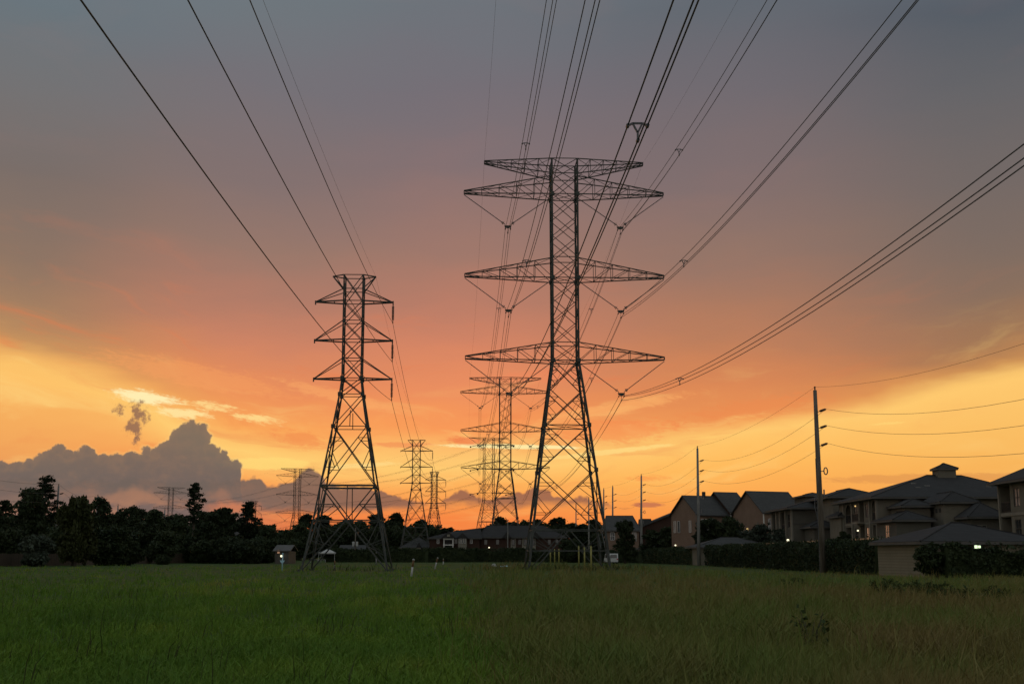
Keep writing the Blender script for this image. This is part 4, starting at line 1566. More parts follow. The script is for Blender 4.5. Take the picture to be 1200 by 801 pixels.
# ------------------------------------------------------------------ buildings
def facade(mb, O, u, n, L, H, ops):
    """wall with real openings: cells left open, reveals and a back set in by depth"""
    O, u, n = Vector(O), Vector(u), Vector(n)
    us = sorted({0, L} | {round(a, 4) for o in ops for a in o[:2]})
    zs = sorted({0, H} | {round(a, 4) for o in ops for a in o[2:4]})

    def P(a, z, d=0.0):
        return O + u * a - n * d + Vector((0, 0, z))
    for a, b in zip(us, us[1:]):
        for c, e in zip(zs, zs[1:]):
            ca, cz = (a + b) / 2, (c + e) / 2
            if any(o[0] < ca < o[1] and o[2] < cz < o[3] for o in ops):
                continue
            mb.poly([P(a, c), P(b, c), P(b, e), P(a, e)])
    for o in ops:
        a, b, c, e, d = o[:5]
        mb.poly([P(a, c), P(a, e), P(a, e, d), P(a, c, d)])
        mb.poly([P(b, c), P(b, e), P(b, e, d), P(b, c, d)])
        mb.poly([P(a, c), P(b, c), P(b, c, d), P(a, c, d)])
        mb.poly([P(a, e), P(b, e), P(b, e, d), P(a, e, d)])
        if d > .4:
            mb.poly([P(a, c, d), P(b, c, d), P(b, e, d), P(a, e, d)])
        if len(o) > 5 and o[5] == 'arch':
            r = (b - a) / 2
            mid_ = (a + b) / 2
            for sg in (-1, 1):
                pts = [P(mid_ + sg * r, e)]
                for k in range(7):
                    th = k / 6 * math.pi / 2
                    pts.append(P(mid_ + sg * r * math.cos(th), e - r + r * math.sin(th)))
                q = len(mb.v)
                mb.v += pts
                for k in range(1, 7):
                    mb.f.append((q, q + k, q + k + 1))


def window(parent, O, u, n, a, b, c, e, d=.12, pane='glass', trim='darktrim', mull=True, name='window'):
    O, u, n = Vector(O), Vector(u), Vector(n)

    def P(s, z, dd=0.0):
        return O + u * s - n * dd + Vector((0, 0, z))
    m = MB()
    fw = .09
    for p, q in ((P(a + fw / 2, c, d - .05), P(a + fw / 2, e, d - .05)), (P(b - fw / 2, c, d - .05), P(b - fw / 2, e, d - .05)), (P(a, c + fw / 2, d - .05), P(b, c + fw / 2, d - .05)),
                 (P(a, e - fw / 2, d - .05), P(b, e - fw / 2, d - .05))):
        m.beam(p, q, fw)
    if mull:
        m.beam(P(a, (c + e) / 2, d - .04), P(b, (c + e) / 2, d - .04), .07)
        m.beam(P((a + b) / 2, c, d - .04), P((a + b) / 2, e, d - .04), .06)
    f = m.build(name, M[trim], parent)
    MB().prism([P(a, c, d), P(b, c, d), P(b, e, d), P(a, e, d)], -n * .02).build('pane', M[pane], f)
    return f


def railing(parent, O, u, n, a, b, z, h=1.05):
    O, u, n = Vector(O), Vector(u), Vector(n)
    m = MB()

    def P(s, zz): return O + u * s - n * .08 + Vector((0, 0, zz))
    m.beam(P(a, z + h), P(b, z + h), .06)
    m.beam(P(a, z + .1), P(b, z + .1), .05)
    k = max(2, int((b - a) / .14))
    for i in range(k + 1):
        s = a + (b - a) * i / k
        m.beam(P(s, z + .1), P(s, z + h), .03)
    return m.build('railing', M['rail'], parent)


def hip_roof(parent, x0, x1, y0, y1, z, rise, ov=.7, ridge=None, m='shingle', fas='fascia', name='roof'):
    x0, x1, y0, y1 = x0 - ov, x1 + ov, y0 - ov, y1 + ov
    wx_, wy_ = x1 - x0, y1 - y0
    if ridge is None:
        if wx_ >= wy_:
            r0, r1 = Vector((x0 + wy_ / 2, (y0 + y1) / 2, z + rise)), Vector((x1 - wy_ / 2, (y0 + y1) / 2, z + rise))
        else:
            r0, r1 = Vector(((x0 + x1) / 2, y0 + wx_ / 2, z + rise)), Vector(((x0 + x1) / 2, y1 - wx_ / 2, z + rise))
    else:
        r0, r1 = Vector(ridge[0]), Vector(ridge[1])
    A, B, C_, D = Vector((x0, y0, z)), Vector((x1, y0, z)), Vector((x1, y1, z)), Vector((x0, y1, z))
    mb = MB()
    if abs(r1.x - r0.x) >= abs(r1.y - r0.y):
        mb.poly([A, B, r1, r0]).poly([B, C_, r1]).poly([C_, D, r0, r1]).poly([D, A, r0])
    else:
        mb.poly([A, B, r0]).poly([B, C_, r1, r0]).poly([C_, D, r1]).poly([D, A, r0, r1])
    mb.beam(r0, r1, .16) if (r1 - r0).length > .1 else None
    for c in (A, B):
        mb.beam(c, r0 if (c - r0).length < (c - r1).length else r1, .13)
    rf = mb.build(name, M[m], parent)
    f = MB()
    t = .24
    f.box(x0 + .03, x1 - .03, y0 + .03, y1 - .03, z - t, z - .01)
    f.build('eave_board', M[fas], rf)
    return rf


def gable_roof(parent, x0, x1, y0, y1, z, rise, ov=.4, along='x', m='shingle', fas='whitetrim'):
    mb = MB()
    th = .18
    if along == 'x':
        ym = (y0 + y1) / 2
        k = rise / (ym - y0)
        prof = [(y0 - ov, z - ov * k), (ym, z + rise), (y1 + ov, z - ov * k), (y1 + ov, z - ov * k + th), (ym, z + rise + th), (y0 - ov, z - ov * k + th)]
        mb.prism([(x0 - ov, a, b) for a, b in prof], (x1 - x0 + 2 * ov, 0, 0))
    else:
        xm = (x0 + x1) / 2
        k = rise / (xm - x0)
        prof = [(x0 - ov, z - ov * k), (xm, z + rise), (x1 + ov, z - ov * k), (x1 + ov, z - ov * k + th), (xm, z + rise + th), (x0 - ov, z - ov * k + th)]
        mb.prism([(a, y0 - ov, b) for a, b in prof], (0, y1 - y0 + 2 * ov, 0))
    return mb.build('roof', M[m], parent)


def lamp(parent, p, m='lamp', r=.13, plate=None):
    f = MB().box(p[0] - .09, p[0] + .09, p[1] - .09, p[1] + .09, p[2] + r * .8, p[2] + r * .8 + .1).build('wall_lamp', M['rail'], parent)
    mb = MB()
    mb.tube([(p[0], p[1], p[2] - r), (p[0], p[1], p[2] - r * .6), (p[0], p[1], p[2] + r * .6), (p[0], p[1], p[2] + r * .8)], [r * .5, r, r, r * .6], 8)
    mb.build('bulb', M[m], f)


EX, EY, EZ = Vector((1, 0, 0)), Vector((0, 1, 0)), Vector((0, 0, 1))


def zat(py, Y, px=600):
    return inv(px, py, Y).z


# ---- B: cream three-storey block with a roof lantern
Y0 = 156.0
x0 = inv(1029, 600, Y0).x
BX, BY = x0, Y0
ze = zat(582, Y0, 1030)
b = thing('apartment_building', 'large cream three-storey apartment block with broad hip roof and small roof lantern', 'building', Vector((BX, BY, 0)))
LEN, WID = 18.5, 20.0
mb = MB()
f2, f1 = ze - 2.95, ze - 5.95                     # floor levels of the two seen storeys
ops, wins, rails_ = [], [], []
for z in (f1, f2):
    ops.append((.7, 2.7, z + .05, z + 2.55, 1.7, 'arch' if z == f2 else ''))
    rails_.append((.7, 2.7, z))
    wins.append((4.1, 5.6, z + .55, z + 2.35, 'lit' if z == f1 else 'curtain'))
    ops.append((6.3, 8.3, z + .05, z + 2.65, 2.4))
    wins.append((9.3, 10.9, z + .55, z + 2.35, 'curtain' if z == f2 else 'glass'))
    ops.append((12.2, 15.3, z + .05, z + 2.5, 1.7, 'arch' if z == f2 else ''))
    rails_.append((12.2, 15.3, z))
for a_, b_, c_, e_, pn in wins:
    ops.append((a_, b_, c_, e_, .12))
facade(mb, (0, 0, 0), EY, -EX, LEN, ze, ops)
facade(mb, (0, 0, 0), EX, -EY, WID, ze, [])
mb.poly([(WID, 0, 0), (WID, LEN, 0), (WID, LEN, ze), (WID, 0, ze)])
mb.poly([(0, LEN, 0), (WID, LEN, 0), (WID, LEN, ze), (0, LEN, ze)])
mb.build('walls', M['stucco'], b)
MB().box(-.06, -.002, -.1, LEN, f2 - .28, f2 - .06).build('belt_course', M['trim'], b)
for a_, b_, c_, e_, pn in wins:
    window(b, (0, 0, 0), EY, -EX, a_, b_, c_, e_, .12, pn)
for a_, b_, z in rails_:
    railing(b, (0, 0, 0), EY, -EX, a_, b_, z + .05)
railing(b, (-.9, 0, 0), EY, -EX, 6.2, 9.0, f2 + .05)
MB().box(-.95, -.003, 6.1, 9.1, f2 - .2, f2 + .02).build('balcony_slab', M['trim'], b)
for yy in (.25, 3.3, 11.6, 15.8):
    MB().box(-.22, -.004, yy - .22, yy + .22, 0, ze - .3).build('pilaster', M['trim'], b)
rp0 = inv(1086, 556.5, Y0 + 9.5) - Vector((BX, BY, 0))
rp1 = inv(1127, 557, Y0 + 9.5) - Vector((BX, BY, 0))
rf = hip_roof(b, 0, WID, 0, LEN, ze, rp0.z - ze, 1.0, (rp0, rp1), 'shingle')
cz = rp0.z - .6
cxm = (rp0.x + rp1.x) / 2
cw = 13 * Y0 / F * .98
MB().box(cxm - cw * .86, cxm + cw * .86, 9.5 - cw * .86, 9.5 + cw * .86, cz - .4, cz + 1.25).build('lantern_wall', M['stucco'], rf)
hip_roof(rf, cxm - cw * .86, cxm + cw * .86, 9.5 - cw * .86, 9.5 + cw * .86, cz + 1.45, .85, .28, (Vector((cxm - .1, 9.5, cz + 2.15)), Vector((cxm + .1, 9.5, cz + 2.15))), name='lantern_roof')
for px, py in ((1070, 567), (1075.5, 572), (1086, 570), (1081, 577.5), (1158, 571)):
    yy = Y0 + (582 - py) / 25.0 * 9.0
    p = inv(px, py, yy) - Vector((BX, BY, 0))
    MB().box(p.x - .32, p.x + .32, p.y - .25, p.y + .25, p.z - .2, p.z + .18).build('roof_vent', M['concrete_pole'], rf)
lamp(b, (-.25, 9.3, ze - .75), 'warm', .10)
lamp(b, (-.25, 8.6, f1 + 2.0), 'lamp', .11)


def wing(parent, pxl, pxr, eave, peak, Yf, depth, mt='stucco', ov=.6, ops_l=(), ops_f=(), label=None, ridge_in=None, roofmat='shingle'):
    """projecting block with its own hip roof, front wall at Yf"""
    base = Vector((BX, BY, 0))
    a = inv(pxl, eave, Yf) - base
    c = inv(pxr, eave, Yf) - base
    z = a.z
    y0_, y1_ = Yf - BY, Yf - BY + depth
    mbb = MB()
    facade(mbb, (a.x, y0_, 0), EX, -EY, c.x - a.x, z, list(ops_f))
    facade(mbb, (a.x, y0_, 0), EY, -EX, depth, z, list(ops_l))
    mbb.poly([(c.x, y0_, 0), (c.x, y1_, 0), (c.x, y1_, z), (c.x, y0_, z)])
    mbb.poly([(a.x, y1_, 0), (c.x, y1_, 0), (c.x, y1_, z), (a.x, y1_, z)])
    mbb.build('wing_walls', M[mt], parent)
    zr = inv((pxl + pxr) / 2, peak, Yf + depth / 2).z - z
    rr = hip_roof(parent, a.x, c.x, y0_, y1_, z, zr, ov, None, roofmat, name='wing_roof')
    return a, c, y0_, z


# stair tower, its side with three small vents and an arched window
a, c, yw, z = wing(b, 1105.5, 1141, 587.5, 577, 147, 9.0)
window(b, (a.x, yw, 0), EY, -EX, 1.2, 3.2, z - 6.0, z - 3.4, .0, 'glass')
for k in range(3):
    MB().box(a.x - .06, a.x + .02, yw + 1.0 + k * 1.2, yw + 1.6 + k * 1.2, z - 1.2, z - .7).build('wall_vent', M['dark'], b)
# middle upper block and the low block in front of it
wing(b, 1060, 1090, 592, 585, 150.5, 7.0)
a, c, yw, z = wing(b, 1050, 1090, 608.5, 599, 147.5, 8.0, 'stucco2')
window(b, (a.x, yw, 0), EY, -EX, 2.6, 4.2, z - 2.2, z - .5, .0, 'lit', 'trim')
# low right wing
a, c, yw, z = wing(b, 1138, 1176, 605, 590, 143, 10.0, 'stucco2')
window(b, (a.x, yw, 0), EX, -EY, .6, 1.7, z - 2.2, z - .9, .0, 'glass', 'trim')
# rear-left block of the same building, seen past the corner
a, c, yw, z = wing(b, 976, 1030, 581.5, 573.5, 178, 14.0, 'stucco', .9)
wing(b, 985, 1004, 604, 597.5, 172, 6.0, 'stucco', .5)

# ---- A: block at the right edge
Y1 = 136.5
AX = inv(1172, 600, Y1).x
ze = zat(566, Y1, 1172)
A_ = thing('apartment_building', 'cream apartment block cut off by the right edge, dark balcony at its corner', 'building', Vector((AX, Y1, 0)))
f2, f1 = ze - 3.25, ze - 6.4
ops = [(.35, 3.0, f2 + .05, f2 + 2.9, 1.9), (.35, 3.0, f1 + .05, f1 + 2.7, 1.9)]
wins = [(3.9, 5.5, f2 + .55, f2 + 2.5, 'curtain'), (3.9, 5.5, f1 + .45, f1 + 2.4, 'glass'), (7.5, 9.1, f2 + .55, f2 + 2.5, 'glass')]
ops += [(p, q, r_, s_, .12) for p, q, r_, s_, _ in wins]
mb = MB()
facade(mb, (0, 0, 0), -EY, -EX, 22, ze, ops)
mb.poly([(0, 0, 0), (14, 0, 0), (14, 0, ze), (0, 0, ze)])
mb.poly([(0, -22, 0), (14, -22, 0), (14, -22, ze), (0, -22, ze)])
mb.poly([(14, 0, 0), (14, -22, 0), (14, -22, ze), (14, 0, ze)])
mb.build('walls', M['stucco'], A_)
for p, q, r_, s_, pn in wins:
    window(A_, (0, 0, 0), -EY, -EX, p, q, r_, s_, .12, pn)
for z in (f1, f2):
    railing(A_, (0, 0, 0), -EY, -EX, .35, 3.0, z + .05)
MB().box(-.07, -.003, -22, .1, f2 - .35, f2 - .02).build('belt_course', M['trim'], A_)
MB().box(-.16, -.004, -.30, .02, 0, ze - .25).build('pilaster', M['trim'], A_)
hip_roof(A_, 0, 14, -22, 0, ze, 4.0, 1.0, None, 'shingle')

# ---- C: two-storey villa left of the near pole
Yc = 186.0
x0 = inv(929.5, 620, Yc).x
ze = zat(594.5, Yc, 930)
c_b = thing('apartment_building', 'grey-tan apartment villa with low hip roof and lit porch, behind the nearest pole', 'building', Vector((x0, Yc, 0)))
BX, BY = x0, Yc
Lc = 15.0
W_ = inv(966, 600, Yc).x - x0 + 2.5
f2, f1 = ze - 3.4, ze - 6.7
ops = [(4.6, 7.8, f2 + .05, f2 + 2.9, 2.0), (4.6, 7.8, f1 + .05, f1 + 2.8, 2.0), (11.2, 13.8, f2 + .1, f2 + 2.8, 1.5)]
wins = [(1.0, 3.4, f2 + .5, f2 + 2.6, 'glass')]
ops += [(p, q, r_, s_, .12) for p, q, r_, s_, _ in wins]
mb = MB()
facade(mb, (0, 0, 0), EY, -EX, Lc, ze, ops)
facade(mb, (0, 0, 0), EX, -EY, W_, ze, [(5.6, 7.4, f2 - 2.2, f2 + 2.4, .25, 'arch')])
mb.poly([(W_, 0, 0), (W_, Lc, 0), (W_, Lc, ze), (W_, 0, ze)])
mb.poly([(0, Lc, 0), (W_, Lc, 0), (W_, Lc, ze), (0, Lc, ze)])
mb.prism([(5.6, .25, f2 - 2.2), (7.4, .25, f2 - 2.2), (7.4, .25, f2 + 2.4), (5.6, .25, f2 + 2.4)], (0, .05, 0))
mb.build('walls', M['stucco2'], c_b)
for p, q, r_, s_, pn in wins:
    window(c_b, (0, 0, 0), EY, -EX, p, q, r_, s_, .12, pn)
for z in (f1, f2):
    railing(c_b, (0, 0, 0), EY, -EX, 4.6, 7.8, z + .05)
for yy in (.3, 4.3, 8.1, 10.9, 14.2):
    MB().box(-.25, -.004, yy - .25, yy + .25, 0, ze - .25).build('pilaster', M['trim'], c_b)
MB().box(-.05, W_, -.07, -.003, f2 + 1.0, f2 + 1.15).build('belt_course', M['darktrim'], c_b)
rise = zat(583.5, Yc + 8, 950) - ze
hip_roof(c_b, 0, W_ + 4.5, 0, Lc, ze, rise, 1.0, None, 'shingle')
wing(c_b, 966, 980, 594.6, 588, Yc + .4, 6.0, 'stucco2', .7)
a, c, yw, z = wing(c_b, 954, 978, 616.5, 609, Yc - 6, 6.0, 'stucco2', .7)
wing(c_b, 944, 966, 580, 578, Yc + 16, 8.0, 'stucco2', .6)
lamp(c_b, (-.35, 2.2, f1 + 2.0), 'lamp', .17)
lamp(c_b, (-.35, 9.4, f1 + 2.6), 'lamp', .14)


# ---- townhouses with steep gables
def townhouse(label, pxc, Yf, rz, blocks, wall='brick', roofm='shingle2'):
    t = thing('townhouse', label, 'building', Vector((gx(pxc, Yf), Yf, 0)), rz, 'townhouses')
    for (x0_, x1_, y0_, y1_, z, rise) in blocks:
        ym = (y0_ + y1_) / 2
        m = MB()
        ops = []
        m.poly([(x0_, y0_, 0), (x1_, y0_, 0), (x1_, y0_, z), (x0_, y0_, z)])
        m.poly([(x0_, y1_, 0), (x1_, y1_, 0), (x1_, y1_, z), (x0_, y1_, z)])
        for x in (x0_, x1_):
            m.poly([(x, y0_, 0), (x, y1_, 0), (x, y1_, z), (x, ym, z + rise), (x, y0_, z)])
        m.build('walls', M[wall], t)
        gable_roof(t, x0_, x1_, y0_, y1_, z, rise, .45, 'x', roofm)
        MB().box(x0_ - .05, x0_ + .2, y0_ - .06, y0_ - .004, 0, z - .3).build('corner_board', M['whitetrim'], t)
    return t


Yd = 232
zE = zat(602, Yd, 820)
zR = zat(581.5, Yd + 6, 812)
tD = townhouse('tan gabled townhouse with steep grey roofs, its bare gable end facing the field', 819, Yd, R(24),
               [(0, 6.7, 0, 9.4, zE, zR - zE)], 'tanbrick')
for k, (yy, zz, pn) in enumerate(((2.2, zE - 3.3, 'curtain'), (6.2, zE - 3.3, 'glass'), (7.6, zE - 3.3, 'curtain'), (2.2, zE - 8.2, 'glass'), (6.6, zE - 8.2, 'glass'))):
    window(tD, (0, 0, 0), EY, -EX, yy, yy + .8, max(zz, .6), max(zz, .6) + 2.2, -.03, pn, 'whitetrim', False)
window(tD, (0, 0, 0), EX, -EY, .6, 3.6, zE - 3.4, zE - .9, -.03, 'glass', 'whitetrim')
lamp(tD, (-.3, 7.6, zE - 5.6), 'lamp', .14)
MB().box(4.0, 4.5, 4.2, 4.7, zE + 2, zR + .9).build('roof_vent', M['dark'], tD)
Yd2 = 234.2
zE2 = zat(598.5, Yd2, 865)
zR2 = zat(577.5, Yd2 + 6, 850)
tD2 = townhouse('townhouse with taller grey roof abutting the tan gabled one on its right', 857.3, Yd2, R(24), [(0, 4.4, 0, 9.6, zE2, zR2 - zE2)], 'brick')
window(tD2, (0, 0, 0), EX, -EY, 1.0, 3.8, zE2 - 3.9, zE2 - 1.0, -.03, 'glass', 'whitetrim')
Yd3 = 222
zE3 = zat(599, Yd3, 896)
zR3 = zat(576.5, Yd3 + 6, 890)
tD3 = townhouse('brown townhouse with steep gable next to the villa balconies', 896, Yd3, R(24), [(0, 8.5, 0, 9.2, zE3, zR3 - zE3)], 'tanbrick')
window(tD3, (0, 0, 0), EX, -EY, 1.0, 2.6, zE3 - 3.7, zE3 - 1.2, -.03, 'glass', 'whitetrim')
lamp(tD3, (-1.2, 3.2, zE3 - 3.0), 'warm', .16)

# ---- dim houses right of the biggest tower
Yf = 275
t = thing('house', 'dark house whose long sloping roof edge rises toward the tan townhouse', 'building', Vector((gx(747, Yf), Yf, 0)), R(0))
xr = gx(800, Yf) - gx(747, Yf)
zl, zr_ = zat(618, Yf, 747), zat(600.5, Yf, 793)
m = MB()
m.prism([(0, 0, 0), (xr, 0, 0), (xr, 0, zr_ - .55), (xr * .88, 0, zr_ - .05), (0, 0, zl - .35)], (0, 12, 0))
m.build('walls', M['brick'], t)
m = MB()
m.prism([(-.8, -.6, zl - .6), (xr * .88, -.6, zr_), (xr + .5, -.6, zr_ - .5), (xr + .5, -.6, zr_ - .2), (xr * .88, -.6, zr_ + .32), (-.8, -.6, zl - .25)], (0, 13.2, 0))
m.prism([(xr * .10, 2, zl + .1), (xr * .12, 2, zat(607, Yf)), (xr * .34, 2, zat(607, Yf)), (xr * .36, 2, zl + 1.0)], (0, 6, 0))
m.build('roof', M['shingle2'], t)
Yf = 272
t = thing('house', 'house with grey hip roof between the biggest tower and the third pole', 'building', Vector((gx(711, Yf), Yf, 0)))
zE4, zR4 = zat(621, Yf, 730), zat(604, Yf + 6, 730)
xr = gx(749, Yf) - gx(711, Yf)
MB().box(0, xr, 0, 12, 0, zE4).build('walls', M['tanbrick'], t)
hip_roof(t, 0, xr, 0, 12, zE4, zR4 - zE4, .5, (Vector((.4, 6, zR4)), Vector((xr - .7, 6, zR4))), 'shingle2')
window(t, (0, 0, 0), EX, -EY, .8, 1.8, zE4 - 2.1, zE4 - .4, -.03, 'glass', 'whitetrim')
window(t, (0, 0, 0), EX, -EY, xr - 1.4, xr - .5, zE4 - 2.3, zE4 - .4, -.03, 'curtain', 'whitetrim')

# ---- brick row houses far behind the towers
Yg = 305.0


def gxx(px): return gx(px, Yg)


g0 = gxx(503)
zE5, zR5 = zat(630, Yg), zat(618.5, Yg + 6)
t = thing('row_house', 'brick row house with white-framed balcony and cream bay window, behind the rusty narrow tower', 'building', Vector((g0, Yg, 0)), 0, 'brick row houses')
xr = gxx(562) - g0
MB().box(0, xr, 0, 12, 0, zE5).build('walls', M['brick'], t)
hip_roof(t, 0, xr, 0, 12, zE5, zR5 - zE5, .6, (Vector((5.5, 6, zR5 - .8)), Vector((xr, 6, zR5))), 'shingle')
ba, bb = gxx(520.5) - g0, gxx(531) - g0
m = MB()
zb = zat(644, Yg - 1.5)
zb2, zb3 = zat(638, Yg), zat(632, Yg)
for x in (ba, (ba + bb) / 2, bb):
    if x != (ba + bb) / 2:
        m.box(x - .14, x + .14, -1.6, -1.3, 0, zb3)
m.box(ba - .2, bb + .2, -1.65, 0, zb3, zb3 + .35)
m.box(ba - .2, bb + .2, -1.65, 0, zb2 - .15, zb2 + .1)
m.build('balcony_frame', M['whitetrim'], t)
railing(t, (ba, -1.45, 0), EX, -EY, .1, bb - ba - .1, zb2 + .1, .9)
MB().box(ba + .2, bb - .2, -.04, -.004, .3, zb3 - .3).build('balcony_shade_sheet', M['dark'], t)  # thin dark sheet on the wall; recess shade put into its colour
m = MB()
m.prism([(ba - .7, -1.9, zb3 + .36), (bb + .7, -1.9, zb3 + .36), ((ba + bb) / 2, -1.9, zb3 + 2.0)], (0, 6, 0))
m.build('gable_front', M['shingle'], t)
MB().box((ba + bb) / 2 - .35, (ba + bb) / 2 + .35, -1.95, -1.9 - .003, zb3 + .7, zb3 + 1.25).build('gable_vent', M['trim'], t)
ca, cb = gxx(537) - g0, gxx(547) - g0
MB().box(ca, cb, -1.0, -.004, 0, zb3 + .3).build('bay', M['trim'], t)
m = MB()
m.prism([(ca - .5, -1.3, zb3 + .31), (cb + .5, -1.3, zb3 + .31), ((ca + cb) / 2, -1.3, zb3 + 1.6)], (0, 6, 0)).build('bay_gable', M['shingle'], t)
for k in range(3):
    xx = ca + .15 + k * (cb - ca - .3) / 3
    for zz in (zb2 + .35, .9):
        window(t, (0, -1.0, 0), EX, -EY, xx + .05, xx + (cb - ca - .3) / 3 - .1, zz, zz + 1.3, -.03, 'glass', 'whitetrim', False)
for px in (513, 534, 552):
    xx = gxx(px) - g0
    for zz in (zb2 + .3, .8):
        window(t, (0, 0, 0), EX, -EY, xx - .3, xx + .35, zz, zz + 1.3, -.03, 'glass', 'whitetrim', False)
g0 = gxx(562.5)
t = thing('row_house', 'long dark brick row house with tall pale windows, behind the second and biggest towers', 'building', Vector((g0, Yg + 1.5, 0)), 0, 'brick row houses')
xr = gxx(662) - g0
MB().box(0, xr, 0, 13, 0, zE5 + .2).build('walls', M['brick'], t)
hip_roof(t, 0, xr, 0, 13, zE5 + .2, zR5 - zE5 + .6, .6, (Vector((1.5, 6.5, zR5 + .7)), Vector((xr - 5, 6.5, zR5 + .7))), 'shingle')
for px0, px1 in ((590, 598), (622, 633)):
    a, c = gxx(px0) - g0, gxx(px1) - g0
    MB().prism([(a - .4, -.7, zE5), (c + .4, -.7, zE5), ((a + c) / 2, -.7, zE5 + 1.5)], (0, 6, 0)).build('gable_front', M['shingle'], t)
for px, tall in ((569, 0), (583, 0), (601.5, 1), (609, 0), (616.5, 2), (625, 1), (644, 0), (653, 0)):
    xx = gxx(px) - g0
    if tall:
        hw_ = .62 if tall == 1 else .95
        MB().box(xx - hw_, xx + hw_, -.10, -.004, 1.2, zE5 - .1).build('window_surround', M['trim'], t)
        for zz in (1.5, 3.9):
            window(t, (0, -.1, 0), EX, -EY, xx - hw_ * .55, xx + hw_ * .55, zz, zz + 1.5, -.03, 'glass', 'darktrim', False)
    else:
        for zz in (1.0, 4.1):
            window(t, (0, 0, 0), EX, -EY, xx - .4, xx + .4, zz, zz + 1.25, -.03, 'glass', 'darktrim', False)
lamp(t, (gxx(573) - g0, -.3, zat(641, Yg)), 'lamp', .15)

# ---- smaller houses left of the rows
Yh = 318
h0 = gx(470, Yh)
t = thing('house', 'low house with big dark hip roof behind the midway narrow tower', 'building', Vector((h0, Yh, 0)))
xr = gx(508, Yh) - h0
MB().box(0, xr, 0, 10, 0, zat(641, Yh)).build('walls', M['brick'], t)
hip_roof(t, 0, xr, 0, 10, zat(641, Yh), zat(629, Yh + 5) - zat(641, Yh), .5, None, 'shingle2')
h1, h2 = gx(488, Yh) - h0, gx(494, Yh) - h0
MB().prism([(h1, -1.2, zat(641, Yh)), (h2, -1.2, zat(641, Yh)), ((h1 + h2) / 2, -1.2, zat(635, Yh))], (0, 5, 0)).build('gable_front', M['shingle'], t)
MB().box(h1 + .2, h2 - .2, -1.0, -.004, 0, zat(641, Yh) - .02).build('entry_wall', M['trim'], t)
h0 = gx(398, 335)
t = thing('house', 'small low grey house with pale gable, behind the far hedge below the can pole', 'building', Vector((h0, 335, 0)))
xr = gx(426, 335) - h0
MB().box(0, xr, 0, 7, 0, 2.6).build('walls', M['stucco2'], t)
gable_roof(t, 0, xr, 0, 7, 2.6, 1.5, .4, 'x', 'shingle2')
window(t, (0, 0, 0), EX, -EY, 2, 3.2, 1.0, 2.2, -.03, 'glass', 'whitetrim')
h0 = gx(322, 238)
t = thing('house', 'dim house with orange lit window half hidden at the end of the left trees', 'building', Vector((h0, 238, 0)))
xr = gx(338, 238) - h0
MB().box(0, xr, 0, 8, 0, 2.35).build('walls', M['darktrim'], t)
gable_roof(t, 0, xr, 0, 8, 2.35, 1.0, .4, 'x', 'darktrim')
zz = zat(648.5, 238)
window(t, (0, 0, 0), EX, -EY, .35, 1.0, zz, zz + .8, -.03, 'lit', 'trim', False)
lamp(t, (gx(330, 238) - h0, -.3, zat(651, 238)), 'lamp', .2)
h0 = gx(244, 275)
t = thing('house', 'dim house with steep slate roof glimpsed through the left trees near the tallest pine', 'building', Vector((h0, 275, 0)), R(-10))
MB().box(0, 5.5, 0, 9, 0, 4.0).build('walls', M['brick'], t)
gable_roof(t, 0, 5.5, 0, 9, 4.0, 2.6, .4, 'y', 'shingle2')

# pale canopy tent
Yt = 288
t = thing('canopy_tent', 'pale peaked canopy tent at the left end of the far hedge', 'tent', Vector((gx(384, Yt), Yt, 0)))
wq = 9.5 * Yt / F
ztp, zed = zat(643.3, Yt), zat(647, Yt)
m = MB()
for k in range(4):
    cs = [(-1, -1), (1, -1), (1, 1), (-1, 1)]
    a, c = cs[k], cs[(k + 1) % 4]
    m.poly([(a[0] * wq, a[1] * wq, zed), (c[0] * wq, c[1] * wq, zed), (c[0] * .25, c[1] * .25, ztp), (a[0] * .25, a[1] * .25, ztp)])
    m.poly([(a[0] * wq, a[1] * wq, zed - .28), (c[0] * wq, c[1] * wq, zed - .28), (c[0] * wq, c[1] * wq, zed), (a[0] * wq, a[1] * wq, zed)])
m.poly([(-.25, -.25, ztp), (.25, -.25, ztp), (.25, .25, ztp), (-.25, .25, ztp)])
m.build('canopy', M['canvas'], t)
for a in ((-1, -1), (1, -1), (1, 1), (-1, 1)):
    MB().tube([(a[0] * wq * .96, a[1] * wq * .96, 0), (a[0] * wq * .96, a[1] * wq * .96, zed)], .05, 6).build('leg', M['white'], t)
m = MB()
m.box(-wq * 1.15, wq * .75, .3, .7, .55, .62)
for x in (-wq * 1.1, -wq * .2, wq * .7):
    m.box(x, x + .08, .3, .7, 0, .55)
o = m.build('bench', M['white'])
o.location = (gx(374, Yt - 2), Yt - 2, 0)
tag(o, 'long low white bench in front of the pale tent', 'bench')

# red patio umbrella
t = thing('patio_umbrella', 'red patio umbrella showing over the left fence', 'umbrella', Vector((gx(206, 262), 262, 0)))
zz = zat(648, 262)
m = MB()
n = 8
for k in range(n):
    a0, a1 = 2 * math.pi * k / n, 2 * math.pi * (k + 1) / n
    m.poly([(0, 0, zz + .1), (1.2 * math.cos(a0), 1.2 * math.sin(a0), zz - .42), (1.2 * math.cos(a1), 1.2 * math.sin(a1), zz - .42)])
m.build('canopy', M['red'], t)
MB().tube([(0, 0, 0), (0, 0, zz + .15)], .03, 6).build('pole', M['white'], t)

# ---- garages and the carport
def garage(label, P, rz, L, Wd, zE_, rise, wall='siding', roofm='shingle2', group='garages'):
    t = thing('garage', label, 'garage', P, rz, group)
    MB().box(0, Wd, 0, L, 0, zE_).build('walls', M[wall], t)
    hip_roof(t, 0, Wd, 0, L, zE_ + .06, rise, .55, None, roofm, 'fascia')
    return t


